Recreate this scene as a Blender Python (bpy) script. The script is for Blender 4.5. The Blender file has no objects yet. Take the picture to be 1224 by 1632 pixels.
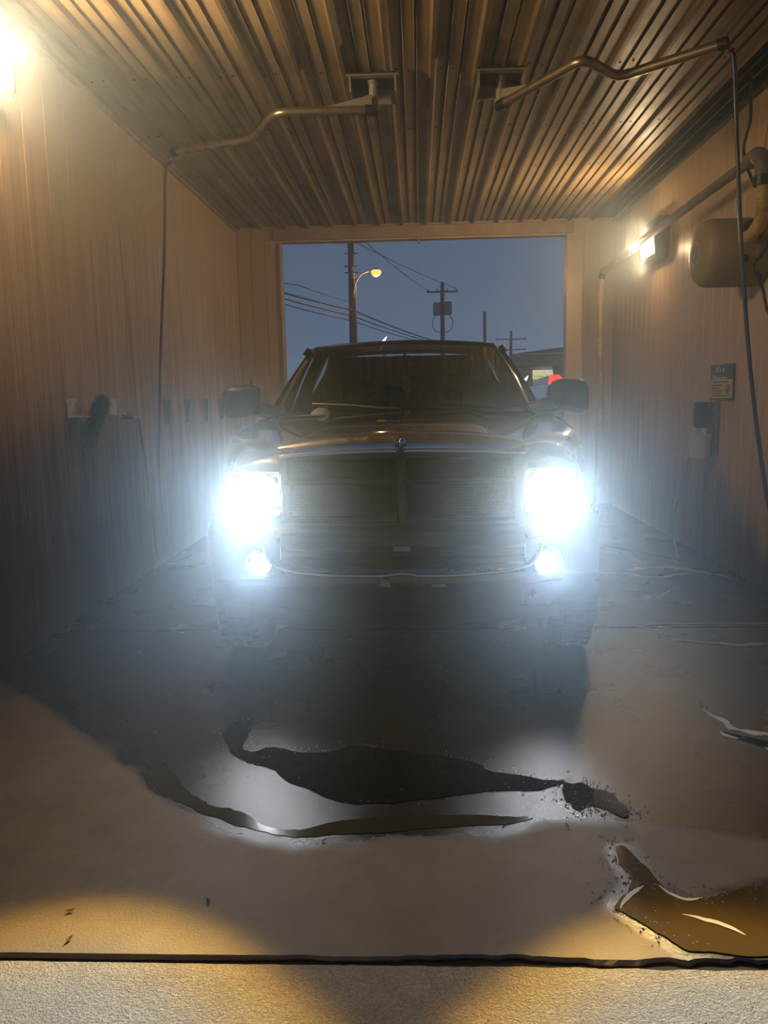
import bpy, bmesh, math, random
from mathutils import Vector, Matrix, noise
import numpy as np
random.seed(7)
PI = math.pi
D = bpy.data
SC = bpy.context.scene
C = SC.collection

# ------------------------------------------------------------------ camera
cam_d = D.cameras.new('camera'); cam = D.objects.new('camera', cam_d); C.objects.link(cam)
yaw, pitch, roll = .0446, .1428, -.0189
fw = Vector((-math.sin(yaw)*math.cos(pitch), math.cos(yaw)*math.cos(pitch), -math.sin(pitch)))
rt = Vector((math.cos(yaw), math.sin(yaw), 0)); up = rt.cross(fw)
r2 = rt*math.cos(roll)+up*math.sin(roll); u2 = -rt*math.sin(roll)+up*math.cos(roll)
M = Matrix((r2, u2, -fw)).transposed().to_4x4(); M.translation = (0, 0, 1.45)
cam.matrix_world = M
cam_d.sensor_fit = 'VERTICAL'; cam_d.sensor_height = 36; cam_d.sensor_width = 27
cam_d.lens = 36*1257.05/1632; cam_d.clip_start = .05; cam_d.clip_end = 1000
SC.camera = cam
# ------------------------------------------------------------------ dusk sky
w = D.worlds.new('dusk'); SC.world = w; w.use_nodes = True
nt = w.node_tree; nt.nodes.clear()
wo = nt.nodes.new('ShaderNodeOutputWorld'); bg = nt.nodes.new('ShaderNodeBackground')
tc = nt.nodes.new('ShaderNodeTexCoord'); sp = nt.nodes.new('ShaderNodeSeparateXYZ'); cr = nt.nodes.new('ShaderNodeValToRGB')
nz = nt.nodes.new('ShaderNodeTexNoise'); nz.inputs['Scale'].default_value = 2.5
mp = nt.nodes.new('ShaderNodeMapping'); mp.inputs['Scale'].default_value = (1, 1, 5)
ad = nt.nodes.new('ShaderNodeMath'); ad.operation = 'MULTIPLY_ADD'; ad.inputs[1].default_value = .10; 
nt.links.new(tc.outputs['Generated'], sp.inputs[0]); nt.links.new(tc.outputs['Generated'], mp.inputs[0])
nt.links.new(mp.outputs[0], nz.inputs[0]); nt.links.new(nz.outputs[0], ad.inputs[0]); nt.links.new(sp.outputs[2], ad.inputs[2])
nt.links.new(ad.outputs[0], cr.inputs[0]); nt.links.new(cr.outputs[0], bg.inputs[0]); nt.links.new(bg.outputs[0], wo.inputs[0])
e = cr.color_ramp.elements
e[0].position = .0; e[0].color = (.115, .175, .27, 1); e[1].position = .9; e[1].color = (.022, .038, .095, 1)
a_ = e.new(.12); a_.color = (.080, .135, .235, 1); a_ = e.new(.28); a_.color = (.050, .098, .19, 1)
bg.inputs[1].default_value = 1.15
# ------------------------------------------------------------------ exposure
vs = SC.view_settings
SC.display_settings.display_device = 'sRGB'
vs.view_transform = 'Standard'; vs.look = 'None'; vs.exposure = 0; vs.gamma = 1; vs.use_curve_mapping = False
# light powers (watts) used by the lamps' builders further down
P_SCONCE = 52
P_HEAD = 225
P_FOG = 25
BEAM_SIGN = 1
HAZE = .047; HAZE_G = .76

XL, XR, YB, H, YF = -2.3375, 2.5525, 10.6, 3.6569, 1.87

# ================================================================== materials
def mat(name, col=(.5, .5, .5), rough=.5, metal=0, emit=None, es=0, coat=0, ior=None, alpha=1, trans=0):
    m = D.materials.new(name); m.use_nodes = True
    b = m.node_tree.nodes['Principled BSDF']
    b.inputs['Base Color'].default_value = (*col, 1); b.inputs['Roughness'].default_value = rough
    b.inputs['Metallic'].default_value = metal
    if emit: b.inputs['Emission Color'].default_value = (*emit, 1); b.inputs['Emission Strength'].default_value = es
    if coat: b.inputs['Coat Weight'].default_value = coat; b.inputs['Coat Roughness'].default_value = .03
    if ior: b.inputs['IOR'].default_value = ior
    if trans: b.inputs['Transmission Weight'].default_value = trans
    return m
def N(m, t, **kw):
    n = m.node_tree.nodes.new(t)
    for k, v in kw.items():
        if k in n.inputs: n.inputs[k].default_value = v
        else: setattr(n, k, v)
    return n
def L(m, a, b): m.node_tree.links.new(a, b)
def bsdf(m): return m.node_tree.nodes['Principled BSDF']
def pos(m, scale=(1, 1, 1), rot=(0, 0, 0), coord='world'):
    if coord == 'world': s = N(m, 'ShaderNodeNewGeometry').outputs['Position']
    else: s = N(m, 'ShaderNodeTexCoord').outputs['Object']
    mp = N(m, 'ShaderNodeMapping'); mp.inputs['Scale'].default_value = scale; mp.inputs['Rotation'].default_value = rot
    L(m, s, mp.inputs[0]); return mp.outputs[0]
def ns(m, vec, scale, detail=4, rough=.55):
    n = N(m, 'ShaderNodeTexNoise'); n.inputs['Scale'].default_value = scale; n.inputs['Detail'].default_value = detail
    n.inputs['Roughness'].default_value = rough; L(m, vec, n.inputs['Vector']); return n.outputs[0]
def ramp(m, fac, stops):
    n = N(m, 'ShaderNodeValToRGB'); L(m, fac, n.inputs[0]); e = n.color_ramp.elements
    while len(e) < len(stops): e.new(.5)
    for i, (p, c) in enumerate(stops):
        e[i].position = p; e[i].color = (*c, 1) if len(c) == 3 else c
    return n.outputs[0]
def g(v): return (v, v, v)
def mixc(m, f, a, b, bt='MIX'):
    n = N(m, 'ShaderNodeMix', data_type='RGBA', blend_type=bt)
    for s, v in ((n.inputs[0], f), (n.inputs[6], a), (n.inputs[7], b)):
        if isinstance(v, (int, float)): s.default_value = v
        elif isinstance(v, tuple): s.default_value = (*v, 1)
        else: L(m, v, s)
    return n.outputs[2]
def mth(m, op, a, b=None, c=None, clamp=False):
    n = N(m, 'ShaderNodeMath', operation=op, use_clamp=clamp)
    for i, v in enumerate((a, b, c)):
        if v is None: continue
        if isinstance(v, (int, float)): n.inputs[i].default_value = v
        else: L(m, v, n.inputs[i])
    return n.outputs[0]
def bump(m, h, strength=.3, dist=.01):
    n = N(m, 'ShaderNodeBump'); n.inputs['Strength'].default_value = strength; n.inputs['Distance'].default_value = dist
    L(m, h, n.inputs['Height']); L(m, n.outputs[0], bsdf(m).inputs['Normal'])

def wall_mat(name, base, dirt, dirty):
    m = mat(name, base, .5)
    st = ns(m, pos(m, (9, 9, .55)), 1.0, 6, .65)           # vertical runs
    fine = ns(m, pos(m, (45, 45, 1.4)), 1.0, 4, .6)
    cloud = ns(m, pos(m, (1, 1, 1)), .8, 3)
    z = N(m, 'ShaderNodeSeparateXYZ'); L(m, pos(m), z.inputs[0])
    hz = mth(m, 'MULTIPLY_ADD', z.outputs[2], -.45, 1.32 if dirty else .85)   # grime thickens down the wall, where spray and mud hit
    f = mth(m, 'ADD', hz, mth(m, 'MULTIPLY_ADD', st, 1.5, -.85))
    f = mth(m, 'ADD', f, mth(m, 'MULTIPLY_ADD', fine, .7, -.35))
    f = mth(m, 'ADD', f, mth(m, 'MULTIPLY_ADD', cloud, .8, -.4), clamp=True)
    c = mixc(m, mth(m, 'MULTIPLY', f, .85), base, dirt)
    L(m, c, bsdf(m).inputs['Base Color'])
    L(m, ramp(m, f, [(0, g(.36)), (1, g(.62))]), bsdf(m).inputs['Roughness'])
    bump(m, st, .12, .01)
    return m
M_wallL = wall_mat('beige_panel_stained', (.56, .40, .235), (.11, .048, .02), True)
M_wallR = wall_mat('beige_panel', (.56, .405, .24), (.25, .14, .07), False)
M_ceil = mat('painted_steel_ceiling', (.42, .34, .22), .38)
_s = ns(M_ceil, pos(M_ceil, (5, .45, 5)), 1.3, 6, .65); _s2 = ns(M_ceil, pos(M_ceil, (1, 1, 1)), 1.2, 5, .6)
_f = mth(M_ceil, 'ADD', mth(M_ceil, 'MULTIPLY_ADD', _s, 2.2, -1.0), mth(M_ceil, 'MULTIPLY_ADD', _s2, 1.8, -.9), clamp=True)
L(M_ceil, mixc(M_ceil, _f, (.40, .29, .155), (.11, .07, .035)), bsdf(M_ceil).inputs['Base Color'])
L(M_ceil, ramp(M_ceil, _f, [(0, g(.42)), (1, g(.6))]), bsdf(M_ceil).inputs['Roughness'])
M_trim = mat('tan_trim', (.42, .30, .17), .5)
_s = ns(M_trim, pos(M_trim, (3, 3, 3)), 2); L(M_trim, ramp(M_trim, _s, [(.3, (.30, .20, .11)), (.7, (.48, .35, .21))]), bsdf(M_trim).inputs['Base Color'])
M_dark = mat('dark_gap', (.006, .005, .004), .9)
M_rust = mat('galvanised_pipe', (.36, .32, .25), .33, .85)
_s = ns(M_rust, pos(M_rust, (6, 6, 6)), 3, 5); L(M_rust, ramp(M_rust, _s, [(.3, (.26, .19, .11)), (.7, (.42, .34, .22))]), bsdf(M_rust).inputs['Base Color'])
L(M_rust, ramp(M_rust, _s, [(.35, g(.5)), (.65, g(.28))]), bsdf(M_rust).inputs['Roughness'])
M_brk = mat('bracket_paint', (.30, .26, .19), .5, .3)
M_steel = mat('grey_steel', (.30, .30, .29), .4, .9)
M_rubber = mat('black_rubber', (.012, .012, .013), .42)
M_blue = mat('blue_hose', (.012, .035, .075), .3)
M_grey = mat('grey_pipe', (.17, .155, .13), .5)
_s = ns(M_grey, pos(M_grey), 9, 4); L(M_grey, ramp(M_grey, _s, [(.3, (.10, .085, .07)), (.7, (.22, .20, .17))]), bsdf(M_grey).inputs['Base Color'])
M_yel = mat('yellow_hose', (.50, .36, .09), .45)
_s = ns(M_yel, pos(M_yel), 7, 4); L(M_yel, ramp(M_yel, _s, [(.3, (.34, .23, .06)), (.7, (.56, .42, .13))]), bsdf(M_yel).inputs['Base Color'])
M_drum = mat('cream_housing', (.30, .24, .12), .45)
M_badge = mat('badge_grey', (.18, .19, .20), .4)
M_bronze = mat('bronze_fixture', (.05, .042, .035), .5, .4)
M_lampg = mat('sconce_glow', (1, .9, .7), .3, emit=(1, .70, .36), es=9)
M_white = mat('dirty_white', (.55, .55, .5), .5)
M_foam = mat('soap_foam', (.62, .63, .60), .6)
# truck
M_paint = mat('black_paint', (.014, .015, .016), .22, 0, coat=1)
bsdf(M_paint).inputs['Specular IOR Level'].default_value = .6
_s = ns(M_paint, pos(M_paint, (30, 30, 30), coord='o'), 6, 4)
L(M_paint, ramp(M_paint, _s, [(.35, g(.16)), (.75, g(.26))]), bsdf(M_paint).inputs['Roughness'])   # water spots
M_defl = mat('smoked_deflector', (.50, .48, .45), .10, .9)
M_plast = mat('black_plastic', (.012, .012, .013), .42)
M_chrome = mat('chrome', (.75, .75, .76), .12, 1)
M_darkchrome = mat('dark_chrome', (.10, .10, .11), .15, 1)
M_refl = mat('reflector_chrome', (.85, .85, .86), .08, 1)
M_mesh = mat('grille_mesh', (.012, .012, .012), .6, 0)
M_tire = mat('tyre_rubber', (.012, .012, .012), .7)
M_rim = mat('alloy', (.35, .35, .36), .3, .9)
M_head = mat('headlight_glow', (1, 1, 1), .2, emit=(.93, .97, 1), es=30)
M_head2 = mat('marker_lamp_glow', (1, 1, 1), .2, emit=(1, .95, .78), es=1.3)
_v = N(M_head2, 'ShaderNodeTexVoronoi'); _v.inputs['Scale'].default_value = 60
L(M_head2, pos(M_head2, coord='o'), _v.inputs[0])
L(M_head2, ramp(M_head2, _v.outputs[0], [(.1, g(.25)), (.5, g(1))]), bsdf(M_head2).inputs['Emission Color'])
M_led = mat('led_glow', (1, 1, 1), .2, emit=(.86, .92, 1), es=80)
M_amber = mat('fog_lower_glow', (1, .9, .5), .2, emit=(1, .84, .42), es=2.0)
M_interior = mat('dark_interior', (.010, .010, .010), .7)
M_seat = mat('grey_seat_cloth', (.016, .016, .016), .9)
M_air = mat('yellow_card', (.85, .80, .22), .6)
M_tail = mat('red_tail_glow', (.6, .02, .02), .3, emit=(1, .03, .015), es=1.6)
def thin_glass(name, tint, refl=1.0, ior=1.5):
    m = D.materials.new(name); m.use_nodes = True; t = m.node_tree; t.nodes.clear()
    o = N(m, 'ShaderNodeOutputMaterial'); mx = N(m, 'ShaderNodeMixShader'); tr = N(m, 'ShaderNodeBsdfTransparent'); gl = N(m, 'ShaderNodeBsdfGlossy')
    tr.inputs[0].default_value = (*tint, 1); gl.inputs['Roughness'].default_value = .02; gl.inputs[0].default_value = (refl,)*3+(1,)
    fr = N(m, 'ShaderNodeFresnel'); fr.inputs[0].default_value = ior
    L(m, fr.outputs[0], mx.inputs[0]); L(m, tr.outputs[0], mx.inputs[1]); L(m, gl.outputs[0], mx.inputs[2]); L(m, mx.outputs[0], o.inputs[0])
    return m
M_glass = thin_glass('tinted_glass', (.74, .80, .78), 1.0, 2.2); M_clear = thin_glass('clear_lens', (.93, .93, .93))
# outside
M_wood = mat('weathered_pole', (.085, .055, .04), .85)
_s = ns(M_wood, pos(M_wood, (8, 8, .6)), 2); L(M_wood, ramp(M_wood, _s, [(.3, (.05, .035, .028)), (.7, (.12, .08, .06))]), bsdf(M_wood).inputs['Base Color'])
M_wire = mat('power_wire', (.02, .02, .025), .6)
M_tank = mat('transformer_grey', (.22, .24, .27), .5, .3)
M_sodium = mat('sodium_glow', (1, .7, .3), .3, emit=(1, .40, .09), es=2.6)
M_spot = mat('far_lamp_glow', (1, 1, .9), .3, emit=(1, .98, .85), es=3)
M_bld = mat('shop_stucco', (.42, .33, .25), .8); M_roof = mat('shop_roof', (.17, .15, .18), .7); M_fas = mat('shop_fascia', (.34, .19, .19), .6)
M_shopglow = mat('shop_window_glow', (.1, .1, .1), .3, emit=(.95, .85, .55), es=.16)
M_banner = mat('lit_banner_white', (.8, .8, .65), .5, emit=(1, .96, .70), es=.75)
M_banner2 = mat('lit_banner_yellow', (.8, .8, .2), .5, emit=(.85, .90, .18), es=.75)
M_ink = mat('ink', (.02, .03, .02), .6)
M_asph = mat('asphalt', (.05, .05, .052), .8)
_s = ns(M_asph, pos(M_asph), 30, 5); L(M_asph, ramp(M_asph, _s, [(.3, g(.03)), (.7, g(.07))]), bsdf(M_asph).inputs['Base Color'])
M_postA = mat('poster_blue', (.10, .14, .22), .5); M_postB = mat('poster_yellow', (.60, .46, .12), .5); M_postR = mat('poster_red', (.30, .09, .09), .5)
M_print = mat('poster_white', (.6, .6, .58), .5)

# concrete: attributes 'wet' and 'rim' are baked on the slab from the puddle outlines
def concrete(name, base, wetattr=True, rough_scale=1.0):
    m = mat(name, base, .75)
    p = pos(m)
    big = ns(m, p, 1.1, 5, .6); mid = ns(m, p, 7, 5, .65); fine = ns(m, p, 130, 3, .7); grit = ns(m, p, 420 if wetattr else 190, 3, .75)
    dry = mixc(m, ramp(m, big, [(.3, g(0)), (.7, g(1))]), tuple(c*.72 for c in base), tuple(min(1, c*1.15) for c in base))
    dry = mixc(m, mth(m, 'MULTIPLY', ramp(m, mid, [(.3, g(1)), (.75, g(0))]), .6), dry, tuple(c*.5 for c in base))
    dry = mixc(m, mth(m, 'MULTIPLY', ramp(m, grit, [(.4, g(1)), (.55, g(0))]), .4), dry, tuple(c*.45 for c in base))
    if not wetattr:
        dry = mixc(m, mth(m, 'MULTIPLY', ramp(m, ns(m, pos(m, (1, 1.6, 1)), 150, 3, .8), [(.44, g(1)), (.54, g(0))]), .62), dry, tuple(c*.35 for c in base))
        L(m, dry, bsdf(m).inputs['Base Color']); bsdf(m).inputs['Roughness'].default_value = .62
        h = mth(m, 'ADD', mth(m, 'MULTIPLY', grit, .5), fine)
        bump(m, h, 1.0, .006*rough_scale); return m
    a = N(m, 'ShaderNodeAttribute', attribute_name='wet')
    jag = mth(m, 'MULTIPLY_ADD', mid, .22, -.11)
    jag2 = mth(m, 'MULTIPLY_ADD', ns(m, p, 45, 3), .10, -.05)
    wet = mth(m, 'ADD', mth(m, 'ADD', a.outputs['Fac'], jag), jag2)
    w = ramp(m, wet, [(.44, g(0)), (.56, g(1))])
    L(m, mixc(m, w, dry, mixc(m, 1, dry, (.15, .14, .13), 'MULTIPLY')), bsdf(m).inputs['Base Color'])
    r_wet = mth(m, 'MULTIPLY_ADD', ns(m, p, 2.3, 4), .30, .10)
    rn = N(m, 'ShaderNodeMix', data_type='FLOAT'); L(m, w, rn.inputs[0]); rn.inputs[2].default_value = .58; L(m, r_wet, rn.inputs[3])
    L(m, rn.outputs[0], bsdf(m).inputs['Roughness'])
    L(m, mth(m, 'MULTIPLY_ADD', w, .5, .5), bsdf(m).inputs['Specular IOR Level'])
    h = mth(m, 'ADD', mth(m, 'MULTIPLY', grit, .5), fine)
    bn = N(m, 'ShaderNodeBump'); bn.inputs['Distance'].default_value = .002
    L(m, ramp(m, w, [(0, g(.75)), (1, g(.5))]), bn.inputs['Strength']); L(m, h, bn.inputs['Height']); L(m, bn.outputs[0], bsdf(m).inputs['Normal'])
    return m
M_conc = concrete('wash_bay_concrete', (.255, .185, .10))
M_apron = concrete('apron_concrete', (.62, .50, .31), False, 1.6)
def water(name, col, bs=.05):
    m = mat(name, col, .03, ior=1.33); bsdf(m).inputs['Specular IOR Level'].default_value = .62
    bump(m, ns(m, pos(m), 9, 3), bs, .01); return m
M_pool = water('dark_water', (.018, .014, .010)); M_pool2 = water('brown_water', (.085, .055, .018), .08); M_pool3 = water('olive_water', (.05, .042, .018), .08)
bsdf(M_pool3).inputs['Roughness'].default_value = .14

# ================================================================== mesh helpers
def empty(name, loc=(0, 0, 0), rz=0, parent=None):
    o = D.objects.new(name, None); C.objects.link(o); o.location = loc; o.rotation_euler = (0, 0, rz); o.empty_display_size = .1
    if parent: o.parent = parent
    return o
def tag(o, label=None, cat=None, group=None, kind=None):
    for k, v in (('label', label), ('category', cat), ('group', group), ('kind', kind)):
        if v: o[k] = v
    return o
def finish(bm, name, m, parent=None, smooth=False, loc=None, auto=None):
    me = D.meshes.new(name); bm.normal_update(); bm.to_mesh(me); bm.free()
    for mm in (m if isinstance(m, (list, tuple)) else [m]): me.materials.append(mm)
    if smooth: me.polygons.foreach_set('use_smooth', [True]*len(me.polygons))
    if auto and smooth: me.set_sharp_from_angle(angle=math.radians(auto))
    o = D.objects.new(name, me); C.objects.link(o)
    if parent: o.parent = parent
    if loc: o.location = loc
    return o
def add_box(bm, c, s, rot=None, bev=0):
    r = bmesh.ops.create_cube(bm, size=1)
    vs_ = r['verts']
    bmesh.ops.scale(bm, vec=s, verts=vs_)
    if bev:
        es = list({e for v in vs_ for e in v.link_edges})
        rr = bmesh.ops.bevel(bm, geom=es, offset=bev, segments=2, affect='EDGES', profile=.5)
        vs_ = list({v for f in rr['faces'] for v in f.verts} | {v for v in vs_ if v.is_valid})
    if rot is not None: bmesh.ops.rotate(bm, cent=(0, 0, 0), matrix=rot, verts=vs_)
    bmesh.ops.translate(bm, vec=c, verts=vs_)
    return vs_
def box(name, c, s, m, parent=None, rot=None, bev=0, **k):
    bm = bmesh.new(); add_box(bm, (0, 0, 0), s, rot, bev); return finish(bm, name, m, parent, loc=c, **k)
def frame_of(t):
    t = t.normalized(); a = Vector((0, 0, 1)) if abs(t.z) < .95 else Vector((1, 0, 0))
    u = t.cross(a).normalized(); return u, t.cross(u).normalized()
def add_tube(bm, pts, r, n=10, cap=True):
    pts = [Vector(p) for p in pts]; rs = r if isinstance(r, (list, tuple)) else [r]*len(pts); rings = []
    u = None
    for i, p in enumerate(pts):
        t = (pts[min(i+1, len(pts)-1)]-pts[max(i-1, 0)])
        if t.length < 1e-7: t = Vector((0, 0, 1))
        t.normalize()
        if u is None: u, v = frame_of(t)
        else:
            u = (u-t*u.dot(t)).normalized(); v = t.cross(u)
        rings.append([bm.verts.new(p+(u*math.cos(2*PI*k/n)+v*math.sin(2*PI*k/n))*rs[i]) for k in range(n)])
    for a, b in zip(rings, rings[1:]):
        for k in range(n): bm.faces.new((a[k], a[(k+1) % n], b[(k+1) % n], b[k]))
    if cap: bm.faces.new(rings[0][::-1]); bm.faces.new(rings[-1])
def tube(name, pts, r, m, parent=None, n=10, **k):
    bm = bmesh.new(); add_tube(bm, pts, r, n); return finish(bm, name, m, parent, smooth=True, auto=50, **k)
def spline(pts, k=8):
    P = [Vector(p) for p in pts]; P = [P[0]*2-P[1]]+P+[P[-1]*2-P[-2]]; out = []
    for i in range(1, len(P)-2):
        for j in range(k):
            t = j/k; a, b, c, d = P[i-1], P[i], P[i+1], P[i+2]
            out.append(.5*((2*b)+(c-a)*t+(2*a-5*b+4*c-d)*t*t+(3*b-a-3*c+d)*t**3))
    out.append(P[-2]); return out
def add_lathe(bm, prof, n=24, mtx=None):
    """prof: (radius, height) about +Z, then moved by mtx"""
    rings = []
    for r, h in prof:
        if r < 1e-6: rings.append([bm.verts.new((0, 0, h))])
        else: rings.append([bm.verts.new((r*math.cos(2*PI*k/n), r*math.sin(2*PI*k/n), h)) for k in range(n)])
    for a, b in zip(rings, rings[1:]):
        for k in range(n):
            q = [a[k % len(a)], a[(k+1) % len(a)], b[(k+1) % len(b)], b[k % len(b)]]
            q = list(dict.fromkeys(q))
            if len(q) > 2: bm.faces.new(q)
    if mtx is not None: bmesh.ops.transform(bm, matrix=mtx, verts=[v for r_ in rings for v in r_])
def lathe(name, prof, m, parent=None, n=24, mtx=None, auto=35):
    bm = bmesh.new(); add_lathe(bm, prof, n, mtx); bmesh.ops.recalc_face_normals(bm, faces=bm.faces)
    return finish(bm, name, m, parent, smooth=True, auto=auto)
TO_MY = Matrix.Rotation(PI/2, 4, 'X')         # +Z becomes -Y (towards the camera)
def T(x, y, z): return Matrix.Translation((x, y, z))
def prism(name, outline, z0, z1, m, parent=None, axis='z', bev=0, **k):
    """extrude an outline of (a, b) pairs; axis z: (x,y); axis x: (y,z); axis y: (x,z)"""
    f = {'z': lambda a, b, c: (a, b, c), 'x': lambda a, b, c: (c, a, b), 'y': lambda a, b, c: (a, c, b)}[axis]
    bm = bmesh.new()
    A = [bm.verts.new(f(a, b, z0)) for a, b in outline]; B = [bm.verts.new(f(a, b, z1)) for a, b in outline]
    bm.faces.new(A); bm.faces.new(B[::-1])
    for i in range(len(A)): j = (i+1) % len(A); bm.faces.new((A[j], A[i], B[i], B[j]))
    if bev: bmesh.ops.bevel(bm, geom=[e for e in bm.edges], offset=bev, segments=2, affect='EDGES')
    bmesh.ops.recalc_face_normals(bm, faces=bm.faces)
    bmesh.ops.triangulate(bm, faces=[f_ for f_ in bm.faces if len(f_.verts) > 4])
    return finish(bm, name, m, parent, **k)
def patch(name, fn, nu, nv, m, parent=None, thick=.006, auto=40, us=None, vs_=None, smooth=True):
    """a smooth sheet fn(u,v) with real thickness"""
    us = us or [i/nu for i in range(nu+1)]; vv = vs_ or [j/nv for j in range(nv+1)]
    bm = bmesh.new(); G = [[bm.verts.new(fn(u, v)) for v in vv] for u in us]
    for i in range(len(us)-1):
        for j in range(len(vv)-1):
            q = [G[i][j], G[i+1][j], G[i+1][j+1], G[i][j+1]]
            try: bm.faces.new(q)
            except ValueError: pass
    if thick:
        bm.normal_update()
        bmesh.ops.solidify(bm, geom=list(bm.faces), thickness=thick)
    bmesh.ops.recalc_face_normals(bm, faces=bm.faces)
    return finish(bm, name, m, parent, smooth=smooth, auto=auto)
def text(name, s, size, m, parent, loc, rot, depth=.002, sx=1, align='CENTER'):
    cu = D.curves.new(name+'_c', 'FONT'); cu.body = s; cu.size = size; cu.extrude = depth; cu.align_x = align; cu.align_y = 'CENTER'
    to = D.objects.new(name+'_t', cu); C.objects.link(to)
    bpy.context.view_layer.update()
    me = D.meshes.new_from_object(to.evaluated_get(bpy.context.evaluated_depsgraph_get()))
    D.objects.remove(to); me.materials.clear(); me.materials.append(m)
    o = D.objects.new(name, me); C.objects.link(o); o.parent = parent; o.location = loc; o.rotation_euler = rot; o.scale = (sx, 1, 1)
    return o
def ss(a, b, x):
    t = min(1, max(0, (x-a)/(b-a))); return t*t*(3-2*t)
def lerp(a, b, t): return a+(b-a)*t

# ================================================================== floor
poolA = [(-.851, 3.403), (-.782, 3.417), (-.761, 3.267), (-.769, 3.153), (-.711, 3.081), (-.641, 3.129), (-.529, 3.093), (-.396, 3.082), (-.271, 3.154), (-.163, 3.112), (.171, 3.015), (.287, 2.918), (.459, 2.853), (.530, 2.822), (.445, 2.775), (.295, 2.765), (.061, 2.715), (-.165, 2.665), (-.302, 2.69), (-.454, 2.80), (-.601, 2.93), (-.718, 2.995), (-.818, 3.111), (-.875, 3.3)]
poolB = [(-1.183, 3.08), (-1.048, 2.994), (-.88, 2.752), (-.78, 2.66), (-.63, 2.60), (-.552, 2.52), (-.415, 2.495), (-.162, 2.577), (.19, 2.598), (.383, 2.571), (.184, 2.516), (-.114, 2.486), (-.323, 2.455), (-.45, 2.45), (-.60, 2.50), (-.724, 2.56), (-.865, 2.65), (-1.026, 2.80)]
poolC = [(.534, 2.833), (.606, 2.819), (.671, 2.748), (.734, 2.658), (.724, 2.603), (.689, 2.594), (.612, 2.636), (.555, 2.622), (.523, 2.688)]
poolD = [(.624, 2.393), (.652, 2.4), (.676, 2.313), (.702, 2.217), (.733, 2.157), (.789, 2.125), (.887, 2.159), (1.022, 2.206), (1.327, 2.18), (1.60, 2.12), (1.55, 1.90), (1.167, 1.895), (.884, 1.896), (.773, 1.905), (.681, 1.917), (.625, 2.003), (.559, 2.077), (.546, 2.096), (.6, 2.17), (.626, 2.225), (.618, 2.296)]
wetB = [(-4.2, 5.2), (-3.863, 4.687), (-2.241, 3.942), (-1.886, 3.634), (-1.509, 3.267), (-1.119, 2.886), (-.842, 2.624), (-.714, 2.48), (-.523, 2.387), (-.316, 2.382), (-.05, 2.448), (.262, 2.451), (.444, 2.551), (.615, 2.552), (.892, 2.496), (1.267, 2.425), (3, 2.3)]
wetpoly = wetB+[(3, 12), (-4.2, 12)]
def sdist(px, py, poly):
    P = np.array(poly); Q = np.roll(P, -1, 0); d = np.full(px.shape, 1e9); ins = np.zeros(px.shape, bool)
    for (ax, ay), (bx, by) in zip(P, Q):
        ex, ey = bx-ax, by-ay; t = np.clip(((px-ax)*ex+(py-ay)*ey)/(ex*ex+ey*ey+1e-12), 0, 1)
        d = np.minimum(d, np.hypot(px-ax-t*ex, py-ay-t*ey))
        c = ((ay > py) != (by > py)); xi = (bx-ax)*(py-ay)/((by-ay) if abs(by-ay) > 1e-9 else 1e-9)+ax
        ins ^= (c & (px < xi))
    return np.where(ins, d, -d)
def crack(x, k):
    n = noise.noise(Vector((x*3.1, k*7.3, 0)))*.010+noise.noise(Vector((x*14, k*3.1, 2)))*.009+noise.noise(Vector((x*45, k*5, 5)))*.005
    a = ss(-.6, .1, x)*(1 if k == 0 else .25)
    return n*(.18+1.6*a)+(.010*a if k == 0 else -.004*a)
def slab(name, x0, x1, ys, m, dx, front=False, back=False, wet=False, top=0., thick=.14):
    nx = int((x1-x0)/dx); xs = [x0+(x1-x0)*i/nx for i in range(nx+1)]
    V = []; 
    for j, y in enumerate(ys):
        for x in xs:
            yy, zz = y, top+noise.noise(Vector((x*.7, y*.7, 1)))*.0
            if front and j == 0: yy += crack(x, 0)+.004; zz -= .006
            if front and j == 1: yy = max(y+crack(x, 0)*.8, y)
            if back and j == len(ys)-1: yy += crack(x, 1); zz -= .003
            V.append((x, yy, zz))
    W = nx+1; F = [(j*W+i, j*W+i+1, (j+1)*W+i+1, (j+1)*W+i) for j in range(len(ys)-1) for i in range(nx)]
    # skirts
    def skirt(idx, flip):
        b = len(V)
        for i in idx: V.append((V[i][0], V[i][1], top-thick))
        for k in range(len(idx)-1):
            q = (idx[k], idx[k+1], b+k+1, b+k); F.append(q[::-1] if flip else q)
    R_ = len(ys)
    skirt([i for i in range(W)], True); skirt([(R_-1)*W+i for i in range(W)], False)
    skirt([j*W for j in range(R_)], False); skirt([j*W+nx for j in range(R_)], True)
    me = D.meshes.new(name); me.from_pydata(V, [], F); me.materials.append(m)
    if wet:
        A = np.array(V); a = me.attributes.new('wet', 'FLOAT', 'POINT')
        d = sdist(A[:, 0], A[:, 1], wetpoly)
        val = np.clip(.5+d/.5, 0, 1)
        for P in (poolA, poolB, poolC, poolD): val = np.maximum(val, np.clip(.5+(sdist(A[:, 0], A[:, 1], P)+.035)/.25, 0, 1))
        a.data.foreach_set('value', val.astype(np.float32))
    o = D.objects.new(name, me); C.objects.link(o); return o
fl = empty('floor'); tag(fl, kind='structure')
ysn = [1.868, 1.880]+[1.90+.02*i for i in range(int((4.84-1.90)/.02)+1)]
s1 = slab('slab', XL, XR, ysn, M_conc, .022, front=True, wet=True); s1.parent = fl
s2 = slab('slab', XL, XR, [4.858+.12*i for i in range(48)]+[10.7], M_conc, .12, wet=True); s2.parent = fl
s3 = slab('slab', -4.2, 4.2, [-3+.3*i for i in range(16)]+[1.74, 1.80, 1.846], M_apron, .022, back=True, top=.004); s3.parent = fl
box('joint_bed', (0, 3.5, -.075), (8.4, 16, .06), M_dark, fl)
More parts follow.
